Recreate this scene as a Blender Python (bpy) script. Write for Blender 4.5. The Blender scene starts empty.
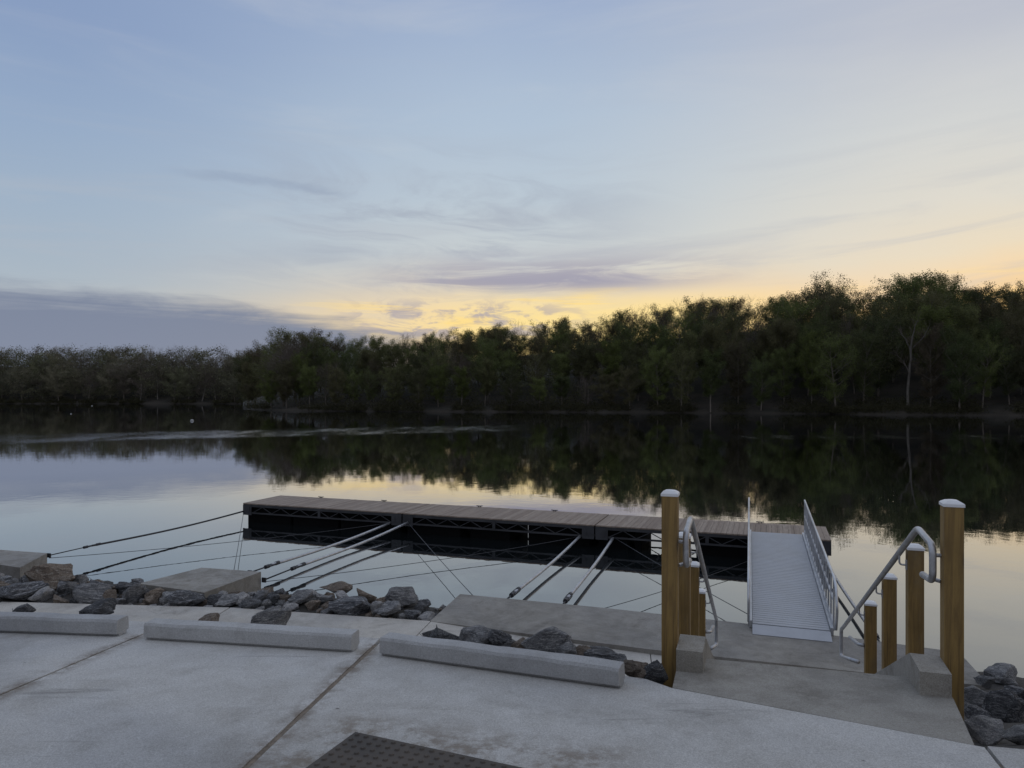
import bpy, bmesh, math, random
from mathutils import Vector, Matrix, noise
from mathutils.bvhtree import BVHTree

random.seed(7)
C = bpy.context.scene.collection
H = 4.5            # eye height above the lake
F = 710.0          # focal length of the lens in picture widths / 1024


# ------------------------------------------------------------------ helpers
def lin(r, g, b):
    def f(c):
        c /= 255.0
        return c / 12.92 if c <= 0.04045 else ((c + 0.055) / 1.055) ** 2.4
    return (f(r), f(g), f(b), 1.0)


def tag(o, label=None, cat=None, group=None, kind=None):
    if label: o['label'] = label
    if cat: o['category'] = cat
    if group: o['group'] = group
    if kind: o['kind'] = kind
    return o


def empty(name, loc=(0, 0, 0), label=None, cat=None, group=None):
    o = bpy.data.objects.new(name, None)
    o.empty_display_size = 0.2
    C.objects.link(o)
    o.location = loc
    return tag(o, label, cat, group)


def build(name, bm, mat, parent=None, smooth=False, bevel=0.0):
    """bm is in world coordinates; a child is stored relative to its parent chain."""
    if bevel > 0:
        bmesh.ops.bevel(bm, geom=[e for e in bm.edges if len(e.link_faces) == 2 and e.calc_face_angle(0) > 0.5],
                        offset=bevel, segments=2, affect='EDGES', profile=0.5)
    me = bpy.data.meshes.new(name)
    bmesh.ops.recalc_face_normals(bm, faces=bm.faces[:])
    off = Vector((0, 0, 0))
    p = parent
    while p is not None:
        off += p.location
        p = p.parent
    for v in bm.verts:
        v.co -= off
    bm.to_mesh(me)
    bm.free()
    me.materials.append(mat)
    if smooth:
        for f in me.polygons: f.use_smooth = True
    o = bpy.data.objects.new(name, me)
    C.objects.link(o)
    if parent is not None:
        o.parent = parent
    return o


def add_box(bm, c, size, m=None):
    """box of full size at centre c; m = 3x3 orientation."""
    m = (m or Matrix.Identity(3)).to_4x4()
    r = bmesh.ops.create_cube(bm, size=1.0)
    T = Matrix.Translation(c) @ m @ Matrix.Diagonal((size[0], size[1], size[2], 1))
    bmesh.ops.transform(bm, matrix=T, verts=r['verts'])
    return r['verts']


def basis(x, z=Vector((0, 0, 1))):
    x = Vector(x).normalized()
    y = Vector(z).cross(x).normalized()
    z2 = x.cross(y).normalized()
    return Matrix((x, y, z2)).transposed()


def add_bar(bm, a, b, w, h, up=Vector((0, 0, 1))):
    a, b = Vector(a), Vector(b)
    d = b - a
    if abs(d.normalized().dot(up)) > 0.98:
        up = Vector((0.317, 0.948, 0))
    add_box(bm, (a + b) / 2, (d.length, w, h), basis(d, up))


def add_tube(bm, pts, r, seg=10, caps=True, r_end=None):
    pts = [Vector(p) for p in pts]
    n = len(pts)
    rings = []
    ref = None
    for i, p in enumerate(pts):
        if i == 0: t = pts[1] - pts[0]
        elif i == n - 1: t = pts[-1] - pts[-2]
        else: t = (pts[i] - pts[i - 1]).normalized() + (pts[i + 1] - pts[i]).normalized()
        t.normalize()
        if ref is None:
            ref = t.orthogonal().normalized()
        u = (ref - t * ref.dot(t))
        if u.length < 1e-4: u = t.orthogonal()
        u.normalize()
        ref = u
        v = t.cross(u)
        rr = r if r_end is None else r + (r_end - r) * i / (n - 1)
        rings.append([bm.verts.new(p + (u * math.cos(2 * math.pi * k / seg) + v * math.sin(2 * math.pi * k / seg)) * rr) for k in range(seg)])
    for a, b in zip(rings, rings[1:]):
        for k in range(seg):
            bm.faces.new((a[k], a[(k + 1) % seg], b[(k + 1) % seg], b[k]))
    if caps:
        bm.faces.new(rings[0][::-1])
        bm.faces.new(rings[-1])


def round_path(pts, rad=0.06, n=5):
    pts = [Vector(p) for p in pts]
    out = [pts[0]]
    for a, b, c in zip(pts, pts[1:], pts[2:]):
        d1, d2 = (a - b), (c - b)
        r = min(rad, d1.length * 0.45, d2.length * 0.45)
        p0, p2 = b + d1.normalized() * r, b + d2.normalized() * r
        for i in range(n + 1):
            t = i / n
            out.append(p0 * (1 - t) ** 2 + b * 2 * t * (1 - t) + p2 * t * t)
    out.append(pts[-1])
    return out


def add_prism(bm, top, thick, bottom=None):
    """top: list of 3-D points (ccw from above); straight down by thick (or to z=bottom)."""
    t = [bm.verts.new(p) for p in top]
    b = [bm.verts.new((p[0], p[1], (p[2] - thick) if bottom is None else bottom)) for p in top]
    bm.faces.new(t)
    bm.faces.new(b[::-1])
    n = len(t)
    for i in range(n):
        bm.faces.new((t[i], b[i], b[(i + 1) % n], t[(i + 1) % n]))


# ------------------------------------------------------------------ node helpers
class NT:
    def __init__(self, tree):
        self.t = tree
        self.n = tree.nodes
        self.l = tree.links

    def put(self, sock, v):
        if isinstance(v, bpy.types.NodeSocket): self.l.new(v, sock)
        elif v is not None: sock.default_value = v

    def math(self, op, a, b=None, c=None, clamp=False):
        m = self.n.new('ShaderNodeMath')
        m.operation = op
        m.use_clamp = clamp
        self.put(m.inputs[0], a)
        if b is not None: self.put(m.inputs[1], b)
        if c is not None: self.put(m.inputs[2], c)
        return m.outputs[0]

    def mrange(self, v, a, b, c=0.0, d=1.0, smooth=True):
        m = self.n.new('ShaderNodeMapRange')
        m.interpolation_type = 'SMOOTHSTEP' if smooth else 'LINEAR'
        m.clamp = True
        for i, x in enumerate((v, a, b, c, d)): self.put(m.inputs[i], x)
        return m.outputs[0]

    def ramp(self, fac, stops, interp='LINEAR'):
        r = self.n.new('ShaderNodeValToRGB')
        r.color_ramp.interpolation = interp
        e = r.color_ramp.elements
        while len(e) < len(stops): e.new(0.5)
        for el, (p, c) in zip(e, stops):
            el.position = p
            el.color = c if len(c) == 4 else (*c, 1)
        self.put(r.inputs[0], fac)
        return r.outputs[0]

    def mix(self, f, a, b, blend='MIX'):
        m = self.n.new('ShaderNodeMix')
        m.data_type = 'RGBA'
        m.blend_type = blend
        self.put(m.inputs[0], f)
        self.put(m.inputs[6], a)
        self.put(m.inputs[7], b)
        return m.outputs[2]

    def noise(self, vec, scale, detail=4, rough=0.55, dist=0.0, col=False):
        m = self.n.new('ShaderNodeTexNoise')
        if vec is not None: self.l.new(vec, m.inputs['Vector'])
        m.inputs['Scale'].default_value = scale
        m.inputs['Detail'].default_value = detail
        m.inputs['Roughness'].default_value = rough
        m.inputs['Distortion'].default_value = dist
        return m.outputs[1 if col else 0]

    def comb(self, x, y, z):
        m = self.n.new('ShaderNodeCombineXYZ')
        for i, v in enumerate((x, y, z)): self.put(m.inputs[i], v)
        return m.outputs[0]

    def sep(self, v):
        m = self.n.new('ShaderNodeSeparateXYZ')
        self.l.new(v, m.inputs[0])
        return m.outputs

    def mapping(self, v, scale=(1, 1, 1), rot=(0, 0, 0), loc=(0, 0, 0)):
        m = self.n.new('ShaderNodeMapping')
        self.l.new(v, m.inputs[0])
        m.inputs['Location'].default_value = loc
        m.inputs['Rotation'].default_value = rot
        m.inputs['Scale'].default_value = scale
        return m.outputs[0]

    def coord(self, kind='Object'):
        m = self.n.new('ShaderNodeTexCoord')
        return m.outputs[kind]

    def geo(self, kind='Position'):
        return self.n.new('ShaderNodeNewGeometry').outputs[kind]

    def rand(self):
        return self.n.new('ShaderNodeObjectInfo').outputs['Random']

    def bump(self, h, strength=0.3, dist=0.01, normal=None):
        m = self.n.new('ShaderNodeBump')
        self.put(m.inputs['Strength'], strength)
        self.put(m.inputs['Distance'], dist)
        self.put(m.inputs['Height'], h)
        if normal is not None: self.put(m.inputs['Normal'], normal)
        return m.outputs[0]


def material(name):
    m = bpy.data.materials.new(name)
    m.use_nodes = True
    t = NT(m.node_tree)
    bs = m.node_tree.nodes['Principled BSDF']
    return m, t, bs


def concrete(name, base, dark, stain=0.5, wet=0.0, scale=1.0, pebbly=0.0, broom=0.0, joints=False):
    m, t, b = material(name)
    P = t.geo('Position')
    big = t.noise(P, 0.55 * scale, 5, 0.6, 0.6)
    mid = t.noise(P, 3.3 * scale, 6, 0.65, 0.4)
    fine = t.noise(P, 75, 4, 0.8)
    grit = t.noise(P, 150, 3, 0.7)
    f = t.math('ADD', t.math('MULTIPLY', big, 0.6), t.math('MULTIPLY', mid, 0.4))
    f = t.mrange(f, 0.38, 0.64)
    col = t.mix(t.math('MULTIPLY', f, stain), (*base, 1), (*dark, 1))
    # grainy aggregate
    sp = t.mrange(t.math('ADD', t.math('MULTIPLY', fine, .6), t.math('MULTIPLY', grit, .4)), 0.36, 0.64)
    col = t.mix(0.5 + pebbly, col, t.mix(sp, (0.58, 0.56, 0.54, 1), (1.36, 1.36, 1.36, 1)), 'MULTIPLY')
    # slab-to-slab tone and broad weathering
    col = t.mix(1.0, col, t.mix(t.rand(), (0.90, 0.90, 0.90, 1), (1.07, 1.07, 1.06, 1)), 'MULTIPLY')
    wth = t.mrange(t.noise(P, 0.32, 4, 0.6, 0.8), 0.35, 0.65)
    col = t.mix(1.0, col, t.mix(wth, (0.84, 0.845, 0.86, 1), (1.08, 1.07, 1.05, 1)), 'MULTIPLY')
    # small dark pits
    v = t.n.new('ShaderNodeTexVoronoi')
    t.l.new(P, v.inputs['Vector'])
    v.inputs['Scale'].default_value = 3.1
    pr = t.sep(v.outputs['Color'])[0]
    pit = t.math('MULTIPLY', t.mrange(v.outputs['Distance'], 0.02, 0.05, 1.0, 0.0), t.mrange(pr, 0.5, 0.52))
    col = t.mix(t.math('MULTIPLY', pit, 0.7), col, (0.05, 0.045, 0.04, 1))
    # tan-brown grime in clouds and drips
    bl = t.mrange(t.noise(P, 0.9 * scale, 8, 0.72, 1.6), 0.47, 0.68)
    bl2 = t.mrange(t.noise(P, 9.0, 6, 0.75, 0.8), 0.40, 0.66, 0.35, 1.0)
    col = t.mix(t.math('MULTIPLY', t.math('MULTIPLY', bl, bl2), 0.62 + wet), col, (dark[0] * .50, dark[1] * .46, dark[2] * .41, 1))
    if joints:
        # soil washed along the pavement joints and round the tactile pad
        sp_ = t.sep(P)
        for slope, off in ((0.105, -3.8835), (0.105, -1.7487)):
            dj = t.math('ABSOLUTE', t.math('SUBTRACT', sp_[0], t.math('MULTIPLY_ADD', sp_[1], slope, off)))
            k_ = t.math('MULTIPLY', t.mrange(dj, 0.0, 0.16, 0.8, 0.0), t.mrange(t.noise(P, 5.0, 6, .7), .38, .62))
            col = t.mix(k_, col, (0.17, 0.125, 0.085, 1))
        u_ = t.math('ADD', t.math('MULTIPLY', t.math('ADD', sp_[0], 0.90), 0.903), t.math('MULTIPLY', t.math('SUBTRACT', sp_[1], 4.08), -0.43))
        v_ = t.math('ADD', t.math('MULTIPLY', t.math('ADD', sp_[0], 0.90), 0.317), t.math('MULTIPLY', t.math('SUBTRACT', sp_[1], 4.08), 0.948))
        dv_ = t.math('MAXIMUM', t.math('MAXIMUM', t.math('MULTIPLY', u_, -1.0), t.math('SUBTRACT', u_, 1.25)), v_)
        k_ = t.math('MULTIPLY', t.mrange(dv_, 0.0, 0.45, 0.75, 0.0), t.mrange(t.noise(P, 6.0, 6, .7), .40, .62))
        col = t.mix(k_, col, (0.20, 0.155, 0.11, 1))
        # rubber scuffs
        sc_ = t.mrange(t.noise(t.mapping(P, (0.6, 5.0, 1), (0, 0, 0.35)), 1.0, 5, .7, .8), .60, .72, 0.0, 0.45)
        col = t.mix(sc_, col, (0.16, 0.145, 0.13, 1))
    t.put(b.inputs['Base Color'], col)
    t.put(b.inputs['Roughness'], t.mrange(mid, 0.3, 0.7, 0.62, 0.9))
    h = t.math('ADD', t.math('MULTIPLY', grit, 0.5), t.math('MULTIPLY', fine, 0.9))
    if broom:
        w = t.noise(t.mapping(P, (90, 3, 3)), 1.0, 2)
        h = t.math('ADD', h, t.math('MULTIPLY', w, broom))
    t.put(b.inputs['Normal'], t.bump(h, 0.8, 0.006))
    return m


def simple(name, col, rough=0.6, metal=0.0, var=0.15, nscale=6.0, bump=0.0, stretch=(1, 1, 1), kind='Object'):
    m, t, b = material(name)
    P = t.mapping(t.coord(kind), stretch)
    n = t.noise(P, nscale, 5, 0.6, 0.3)
    c = t.mix(t.mrange(n, 0.3, 0.7), tuple(x * (1 - var) for x in col) + (1,), tuple(min(1, x * (1 + var)) for x in col) + (1,))
    t.put(b.inputs['Base Color'], c)
    t.put(b.inputs['Roughness'], t.mrange(n, 0.25, 0.75, max(0.05, rough - .08), min(1, rough + .08)))
    b.inputs['Metallic'].default_value = metal
    if bump: t.put(b.inputs['Normal'], t.bump(t.noise(P, nscale * 6, 4, 0.6), 0.4, bump))
    return m


# ------------------------------------------------------------------ materials
M = {}
M['pavement'] = concrete('pavement_concrete', (0.53, 0.525, 0.515), (0.39, 0.378, 0.355), 0.7, wet=-0.25, pebbly=0.05, broom=0.5, joints=True)
M['path'] = concrete('path_concrete', (0.57, 0.54, 0.49), (0.42, 0.39, 0.35), 0.5)
M['landing'] = concrete('landing_concrete', (0.335, 0.32, 0.29), (0.21, 0.195, 0.17), 0.85, broom=0.4)
M['abutment'] = concrete('abutment_concrete', (0.32, 0.30, 0.27), (0.22, 0.205, 0.18), 0.75)
M['block'] = concrete('anchor_concrete', (0.41, 0.385, 0.345), (0.26, 0.24, 0.205), 0.8, scale=1.6)
M['stop'] = concrete('wheel_stop_concrete', (0.47, 0.475, 0.48), (0.36, 0.36, 0.36), 0.5, wet=-0.22, scale=1.2, pebbly=-0.1)
M['joint'] = simple('joint_filler', (0.20, 0.16, 0.12), 0.9, var=0.3, nscale=20, kind='Object')
M['tactile'] = simple('tactile_surface', (0.078, 0.064, 0.052), 0.75, var=0.3, nscale=4, bump=0.003)
M['alu'] = simple('aluminium', (0.60, 0.61, 0.63), 0.42, 0.85, 0.12, 3)
M['alu_deck'] = simple('aluminium_deck', (0.45, 0.46, 0.48), 0.55, 0.35, 0.08, 2)
M['steel'] = simple('galvanised_steel', (0.50, 0.50, 0.51), 0.45, 0.7, 0.2, 9)
M['steel_frame'] = simple('dock_frame_steel', (0.06, 0.06, 0.064), 0.6, 0.3, 0.25, 2)
M['dark_steel'] = simple('dark_steel', (0.05, 0.05, 0.055), 0.5, 0.4, 0.3, 8)
M['cable'] = simple('steel_cable', (0.075, 0.075, 0.08), 0.5, 0.5, 0.3, 30)
M['float'] = simple('float_plastic', (0.006, 0.006, 0.006), 0.9, 0, 0.3, 3)
M['float'].node_tree.nodes['Principled BSDF'].inputs['Specular IOR Level'].default_value = 0.1
M['cap'] = simple('white_plastic_cap', (0.80, 0.80, 0.80), 0.45, 0, 0.05, 8)
M['buoy'] = simple('white_buoy', (0.35, 0.35, 0.34), 0.45, 0, 0.1, 5)


def wood(name, base, dark, axis='Z', seams=False):
    m, t, b = material(name)
    P = t.coord('Object')
    s = (14, 14, 0.9) if axis == 'Z' else (14, 0.9, 14)
    g = t.noise(t.mapping(P, s), 2.2, 6, 0.65, 0.9)
    k = t.noise(P, 2.0, 4, 0.6)
    c = t.mix(t.mrange(g, 0.3, 0.7), (*base, 1), (*dark, 1))
    c = t.mix(t.math('MULTIPLY', t.mrange(k, 0.45, 0.7), 0.45), c, tuple(x * .6 for x in dark) + (1,))
    v = t.n.new('ShaderNodeTexVoronoi')
    t.l.new(t.mapping(P, (6, 6, 2.1)), v.inputs['Vector'])
    v.inputs['Scale'].default_value = 1.0
    c = t.mix(t.mrange(v.outputs['Distance'], 0.10, 0.2, 0.8, 0), c, (0.03, 0.017, 0.008, 1))
    ck = t.mrange(t.noise(t.mapping(P, (60, 60, 1.3)), 1.0, 3, .5), .64, .70)
    c = t.mix(t.math('MULTIPLY', ck, 0.6), c, (0.05, 0.03, 0.015, 1))
    wz = t.noise(t.mapping(P, (4, 4, 1.2)), 1.0, 5, .7)
    c = t.mix(t.mrange(wz, .52, .75, 0, .5), c, (0.20, 0.165, 0.115, 1))
    t.put(b.inputs['Base Color'], c)
    b.inputs['Roughness'].default_value = 0.72
    t.put(b.inputs['Normal'], t.bump(g, 0.4, 0.004))
    return m


M['timber'] = wood('treated_timber', (0.33, 0.208, 0.064), (0.20, 0.122, 0.040))


def deck_mat():
    m, t, b = material('dock_planks')
    P = t.geo('Position')
    # board-to-board variation along the dock
    q = t.mapping(P, (1, 1, 1), (0, 0, math.radians(19.9)))
    s = t.sep(q)
    cell = t.math('FLOOR', t.math('DIVIDE', s[0], 0.1475))
    wn = t.n.new('ShaderNodeTexWhiteNoise')
    wn.noise_dimensions = '1D'
    t.l.new(cell, wn.inputs['W'])
    g = t.noise(t.mapping(q, (30, 2.0, 3)), 1.0, 5, 0.6, 0.4)
    c = t.mix(wn.outputs['Value'], (0.27, 0.20, 0.15, 1), (0.40, 0.315, 0.245, 1))
    c = t.mix(t.math('MULTIPLY', t.mrange(g, .35, .7), 0.5), c, (0.16, 0.125, 0.10, 1))
    t.put(b.inputs['Base Color'], c)
    b.inputs['Roughness'].default_value = 0.7
    t.put(b.inputs['Normal'], t.bump(g, 0.3, 0.003))
    return m


M['deck'] = deck_mat()


def rock_mat(name, a, bcol, vein):
    m, t, b = material(name)
    P = t.coord('Object')
    r = t.rand()
    Pm = t.n.new('ShaderNodeVectorMath')
    Pm.operation = 'ADD'
    t.l.new(P, Pm.inputs[0])
    t.l.new(t.comb(t.math('MULTIPLY', r, 40), t.math('MULTIPLY', r, 17), r), Pm.inputs[1])
    P = Pm.outputs[0]
    n1 = t.noise(P, 2.2, 6, 0.65, 0.8)
    n2 = t.noise(P, 9, 5, 0.7, 0.3)
    n3 = t.noise(t.mapping(P, (1, 2.5, 5), (0.6, 0.3, 0)), 2.0, 6, 0.7, 1.5)
    c = t.mix(t.mrange(n1, 0.35, 0.65), (*a, 1), (*bcol, 1))
    c = t.mix(t.math('MULTIPLY', t.mrange(n3, 0.50, 0.62), 0.8), c, (*vein, 1))
    c = t.mix(t.math('MULTIPLY', t.mrange(n2, 0.5, 0.75), 0.5), c, tuple(x * .45 for x in a) + (1,))
    hv = t.n.new('ShaderNodeHueSaturation')
    t.l.new(c, hv.inputs['Color'])
    t.put(hv.inputs['Value'], t.mrange(r, 0, 1, 0.85, 1.5, False))
    t.put(b.inputs['Base Color'], hv.outputs[0])
    b.inputs['Roughness'].default_value = 0.8
    n4 = t.noise(P, 38, 5, .75)
    cc = t.mix(0.75, hv.outputs[0], t.mix(t.mrange(n4, .36, .64), (0.42, 0.41, 0.40, 1), (2.0, 1.97, 1.93, 1)), 'MULTIPLY')
    t.put(b.inputs['Base Color'], cc)
    t.put(b.inputs['Normal'], t.bump(t.math('ADD', n2, t.math('MULTIPLY', n4, .8)), 1.0, 0.05))
    return m


M['rock_grey'] = rock_mat('grey_stone', (0.25, 0.25, 0.255), (0.11, 0.112, 0.118), (0.50, 0.49, 0.48))
M['rock_brown'] = rock_mat('brown_stone', (0.25, 0.20, 0.155), (0.12, 0.09, 0.068), (0.40, 0.36, 0.31))
M['rock_dark'] = rock_mat('dark_stone', (0.115, 0.118, 0.126), (0.048, 0.05, 0.055), (0.40, 0.40, 0.41))
M['rock_white'] = rock_mat('pale_stone', (0.42, 0.41, 0.40), (0.22, 0.22, 0.23), (0.6, 0.58, 0.56))


def ground_mat(name, a, b_, scale):
    m, t, b = material(name)
    P = t.geo('Position')
    n = t.noise(P, scale, 8, 0.7, 0.5)
    n2 = t.noise(P, scale * 9, 4, 0.7)
    c = t.mix(t.mrange(n, .35, .65), (*a, 1), (*b_, 1))
    c = t.mix(t.math('MULTIPLY', t.mrange(n2, .4, .7), .6), c, tuple(x * .4 for x in a) + (1,))
    t.put(b.inputs['Base Color'], c)
    b.inputs['Roughness'].default_value = 0.9
    t.put(b.inputs['Normal'], t.bump(n2, 0.9, 0.05))
    return m


M['bank'] = ground_mat('bank_rubble', (0.085, 0.078, 0.068), (0.05, 0.044, 0.038), 1.8)
M['hill'] = ground_mat('forest_floor', (0.055, 0.04, 0.027), (0.03, 0.026, 0.016), 0.15)


def shore_mat():
    m, t, b = material('far_shore')
    P = t.geo('Position')
    z = t.sep(P)[2]
    n = t.noise(t.mapping(P, (1, 1, 3)), 0.12, 8, 0.7)
    c = t.mix(t.mrange(n, .4, .6), (0.045, 0.036, 0.026, 1), (0.024, 0.022, 0.015, 1))
    lo = t.mrange(t.math('ADD', z, t.math('MULTIPLY', n, -0.9)), -0.35, 0.15, 0.5, 0.0)
    c = t.mix(t.math('MULTIPLY', lo, t.mrange(n, .46, .60)), c, (0.060, 0.045, 0.033, 1))
    t.put(b.inputs['Base Color'], c)
    b.inputs['Roughness'].default_value = 0.95
    return m


M['hill'] = shore_mat()


def leaf_mat(name, stops, spread=0):
    m, t, b = material(name)
    r = t.rand()
    P = t.coord('Object')
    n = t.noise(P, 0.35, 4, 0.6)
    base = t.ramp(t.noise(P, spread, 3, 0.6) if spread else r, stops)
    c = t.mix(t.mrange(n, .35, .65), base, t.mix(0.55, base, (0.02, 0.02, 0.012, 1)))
    t.put(b.inputs['Base Color'], c)
    b.inputs['Roughness'].default_value = 0.75
    b.inputs['Specular IOR Level'].default_value = 0.15
    tr = t.n.new('ShaderNodeBsdfTranslucent')
    t.put(tr.inputs['Color'], c)
    ms = t.n.new('ShaderNodeMixShader')
    ms.inputs[0].default_value = 0.3
    t.l.new(b.outputs[0], ms.inputs[1])
    t.l.new(tr.outputs[0], ms.inputs[2])
    t.l.new(ms.outputs[0], m.node_tree.nodes['Material Output'].inputs[0])
    return m


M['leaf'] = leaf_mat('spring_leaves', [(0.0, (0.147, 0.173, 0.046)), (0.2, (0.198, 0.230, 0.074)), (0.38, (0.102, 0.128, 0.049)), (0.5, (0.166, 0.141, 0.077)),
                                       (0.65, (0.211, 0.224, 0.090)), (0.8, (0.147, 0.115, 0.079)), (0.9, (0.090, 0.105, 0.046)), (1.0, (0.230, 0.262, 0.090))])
M['leaf_far'] = leaf_mat('hazy_leaves', [(0.0, (0.284, 0.292, 0.154)), (0.3, (0.230, 0.223, 0.146)), (0.6, (0.323, 0.292, 0.192)),  # distance haze painted into the leaves as paler, duller colours
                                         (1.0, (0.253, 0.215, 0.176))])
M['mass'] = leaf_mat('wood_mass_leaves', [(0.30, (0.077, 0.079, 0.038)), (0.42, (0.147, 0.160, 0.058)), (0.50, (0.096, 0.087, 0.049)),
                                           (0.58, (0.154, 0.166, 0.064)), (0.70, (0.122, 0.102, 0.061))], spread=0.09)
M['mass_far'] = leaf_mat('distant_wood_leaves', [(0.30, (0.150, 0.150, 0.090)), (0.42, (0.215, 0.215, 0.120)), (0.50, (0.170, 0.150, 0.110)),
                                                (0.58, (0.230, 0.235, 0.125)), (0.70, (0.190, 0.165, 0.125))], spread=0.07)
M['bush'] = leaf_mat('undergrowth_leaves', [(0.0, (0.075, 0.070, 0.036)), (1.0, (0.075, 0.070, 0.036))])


def bark_mat(name, a, b_):
    m, t, b = material(name)
    P = t.coord('Object')
    n = t.noise(t.mapping(P, (3, 3, 0.8)), 1.0, 5, .65)
    c = t.mix(t.mrange(n, .35, .65), (*a, 1), (*b_, 1))
    t.put(b.inputs['Base Color'], c)
    b.inputs['Roughness'].default_value = .9
    return m


M['bark'] = bark_mat('grey_bark', (0.20, 0.17, 0.14), (0.12, 0.10, 0.08))
M['bark_pale'] = bark_mat('pale_bark', (0.26, 0.235, 0.205), (0.16, 0.14, 0.12))
M['twig'] = bark_mat('twigs', (0.15, 0.118, 0.095), (0.10, 0.08, 0.065))


def water_mat():
    m, t, b = material('lake_water')
    P = t.geo('Position')
    s = t.sep(P)
    x, y = s[0], s[1]
    # wind-ruffled lanes far out on the lake
    wob = t.math('MULTIPLY', t.math('SUBTRACT', t.noise(t.mapping(P, (0.05, 0.05, 1)), 1.0, 3), 0.5), 9.0)
    lane = t.math('SUBTRACT', y, t.math('ADD', t.math('ADD', t.math('MULTIPLY', x, 0.46), 101.0), wob))
    l1 = t.mrange(t.math('ABSOLUTE', lane), 6.0, 16.0, 0.25, 0.0)
    l1 = t.math('MULTIPLY', l1, t.mrange(x, -3, 6, 1.0, 0.0))
    l1 = t.math('MULTIPLY', l1, t.mrange(x, -58, -24, 0.3, 1.0))
    lane2 = t.math('ABSOLUTE', t.math('SUBTRACT', y, 78.0))
    l2 = t.math('MULTIPLY', t.mrange(lane2, 2, 7, 0.20, 0.0), t.mrange(x, 14, 26))
    sp = t.mrange(t.noise(t.mapping(P, (0.5, 0.12, 1)), 1.0, 4, .7), .42, .62, 0.15, 1.0)
    l1 = t.math('MULTIPLY', l1, t.mrange(t.noise(t.mapping(P, (0.25, 0.10, 1)), 1.0, 4, .7), .35, .65, 0.45, 1.0))
    lanes = t.math('ADD', l1, t.math('MULTIPLY', l2, sp))
    r1 = t.noise(t.mapping(P, (1.5, 1.7, 1)), 1.0, 3, .55)
    r2 = t.noise(t.mapping(P, (0.42, 0.48, 1)), 1.0, 2, .5)
    h = t.math('ADD', t.math('MULTIPLY', r1, 0.5), t.math('MULTIPLY', r2, 0.8))
    calm = t.bump(h, 1.0, 0.0030)
    rip = t.noise(t.mapping(P, (2.2, 3.2, 1)), 1.0, 3, .6)
    nrm = t.bump(rip, t.math('MULTIPLY', lanes, 1.0), 0.085, calm)
    g = t.n.new('ShaderNodeBsdfGlossy')
    g.inputs['Roughness'].default_value = 0.012
    g.inputs['Color'].default_value = (0.90, 0.91, 0.92, 1)
    t.put(g.inputs['Roughness'], t.math('MULTIPLY_ADD', lanes, 0.5, 0.012))
    t.put(g.inputs['Normal'], nrm)
    b.inputs['Base Color'].default_value = (0.010, 0.013, 0.014, 1)
    b.inputs['Roughness'].default_value = 0.6
    b.inputs['Specular IOR Level'].default_value = 0.0
    lw = t.n.new('ShaderNodeFresnel')
    lw.inputs['IOR'].default_value = 1.9
    fac = t.mrange(lw.outputs[0], 0.1, 0.62, 0.16, 0.97, False)
    ms = t.n.new('ShaderNodeMixShader')
    t.put(ms.inputs[0], fac)
    t.l.new(b.outputs[0], ms.inputs[1])
    t.l.new(g.outputs[0], ms.inputs[2])
    t.l.new(ms.outputs[0], m.node_tree.nodes['Material Output'].inputs[0])
    return m


M['water'] = water_mat()


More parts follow.
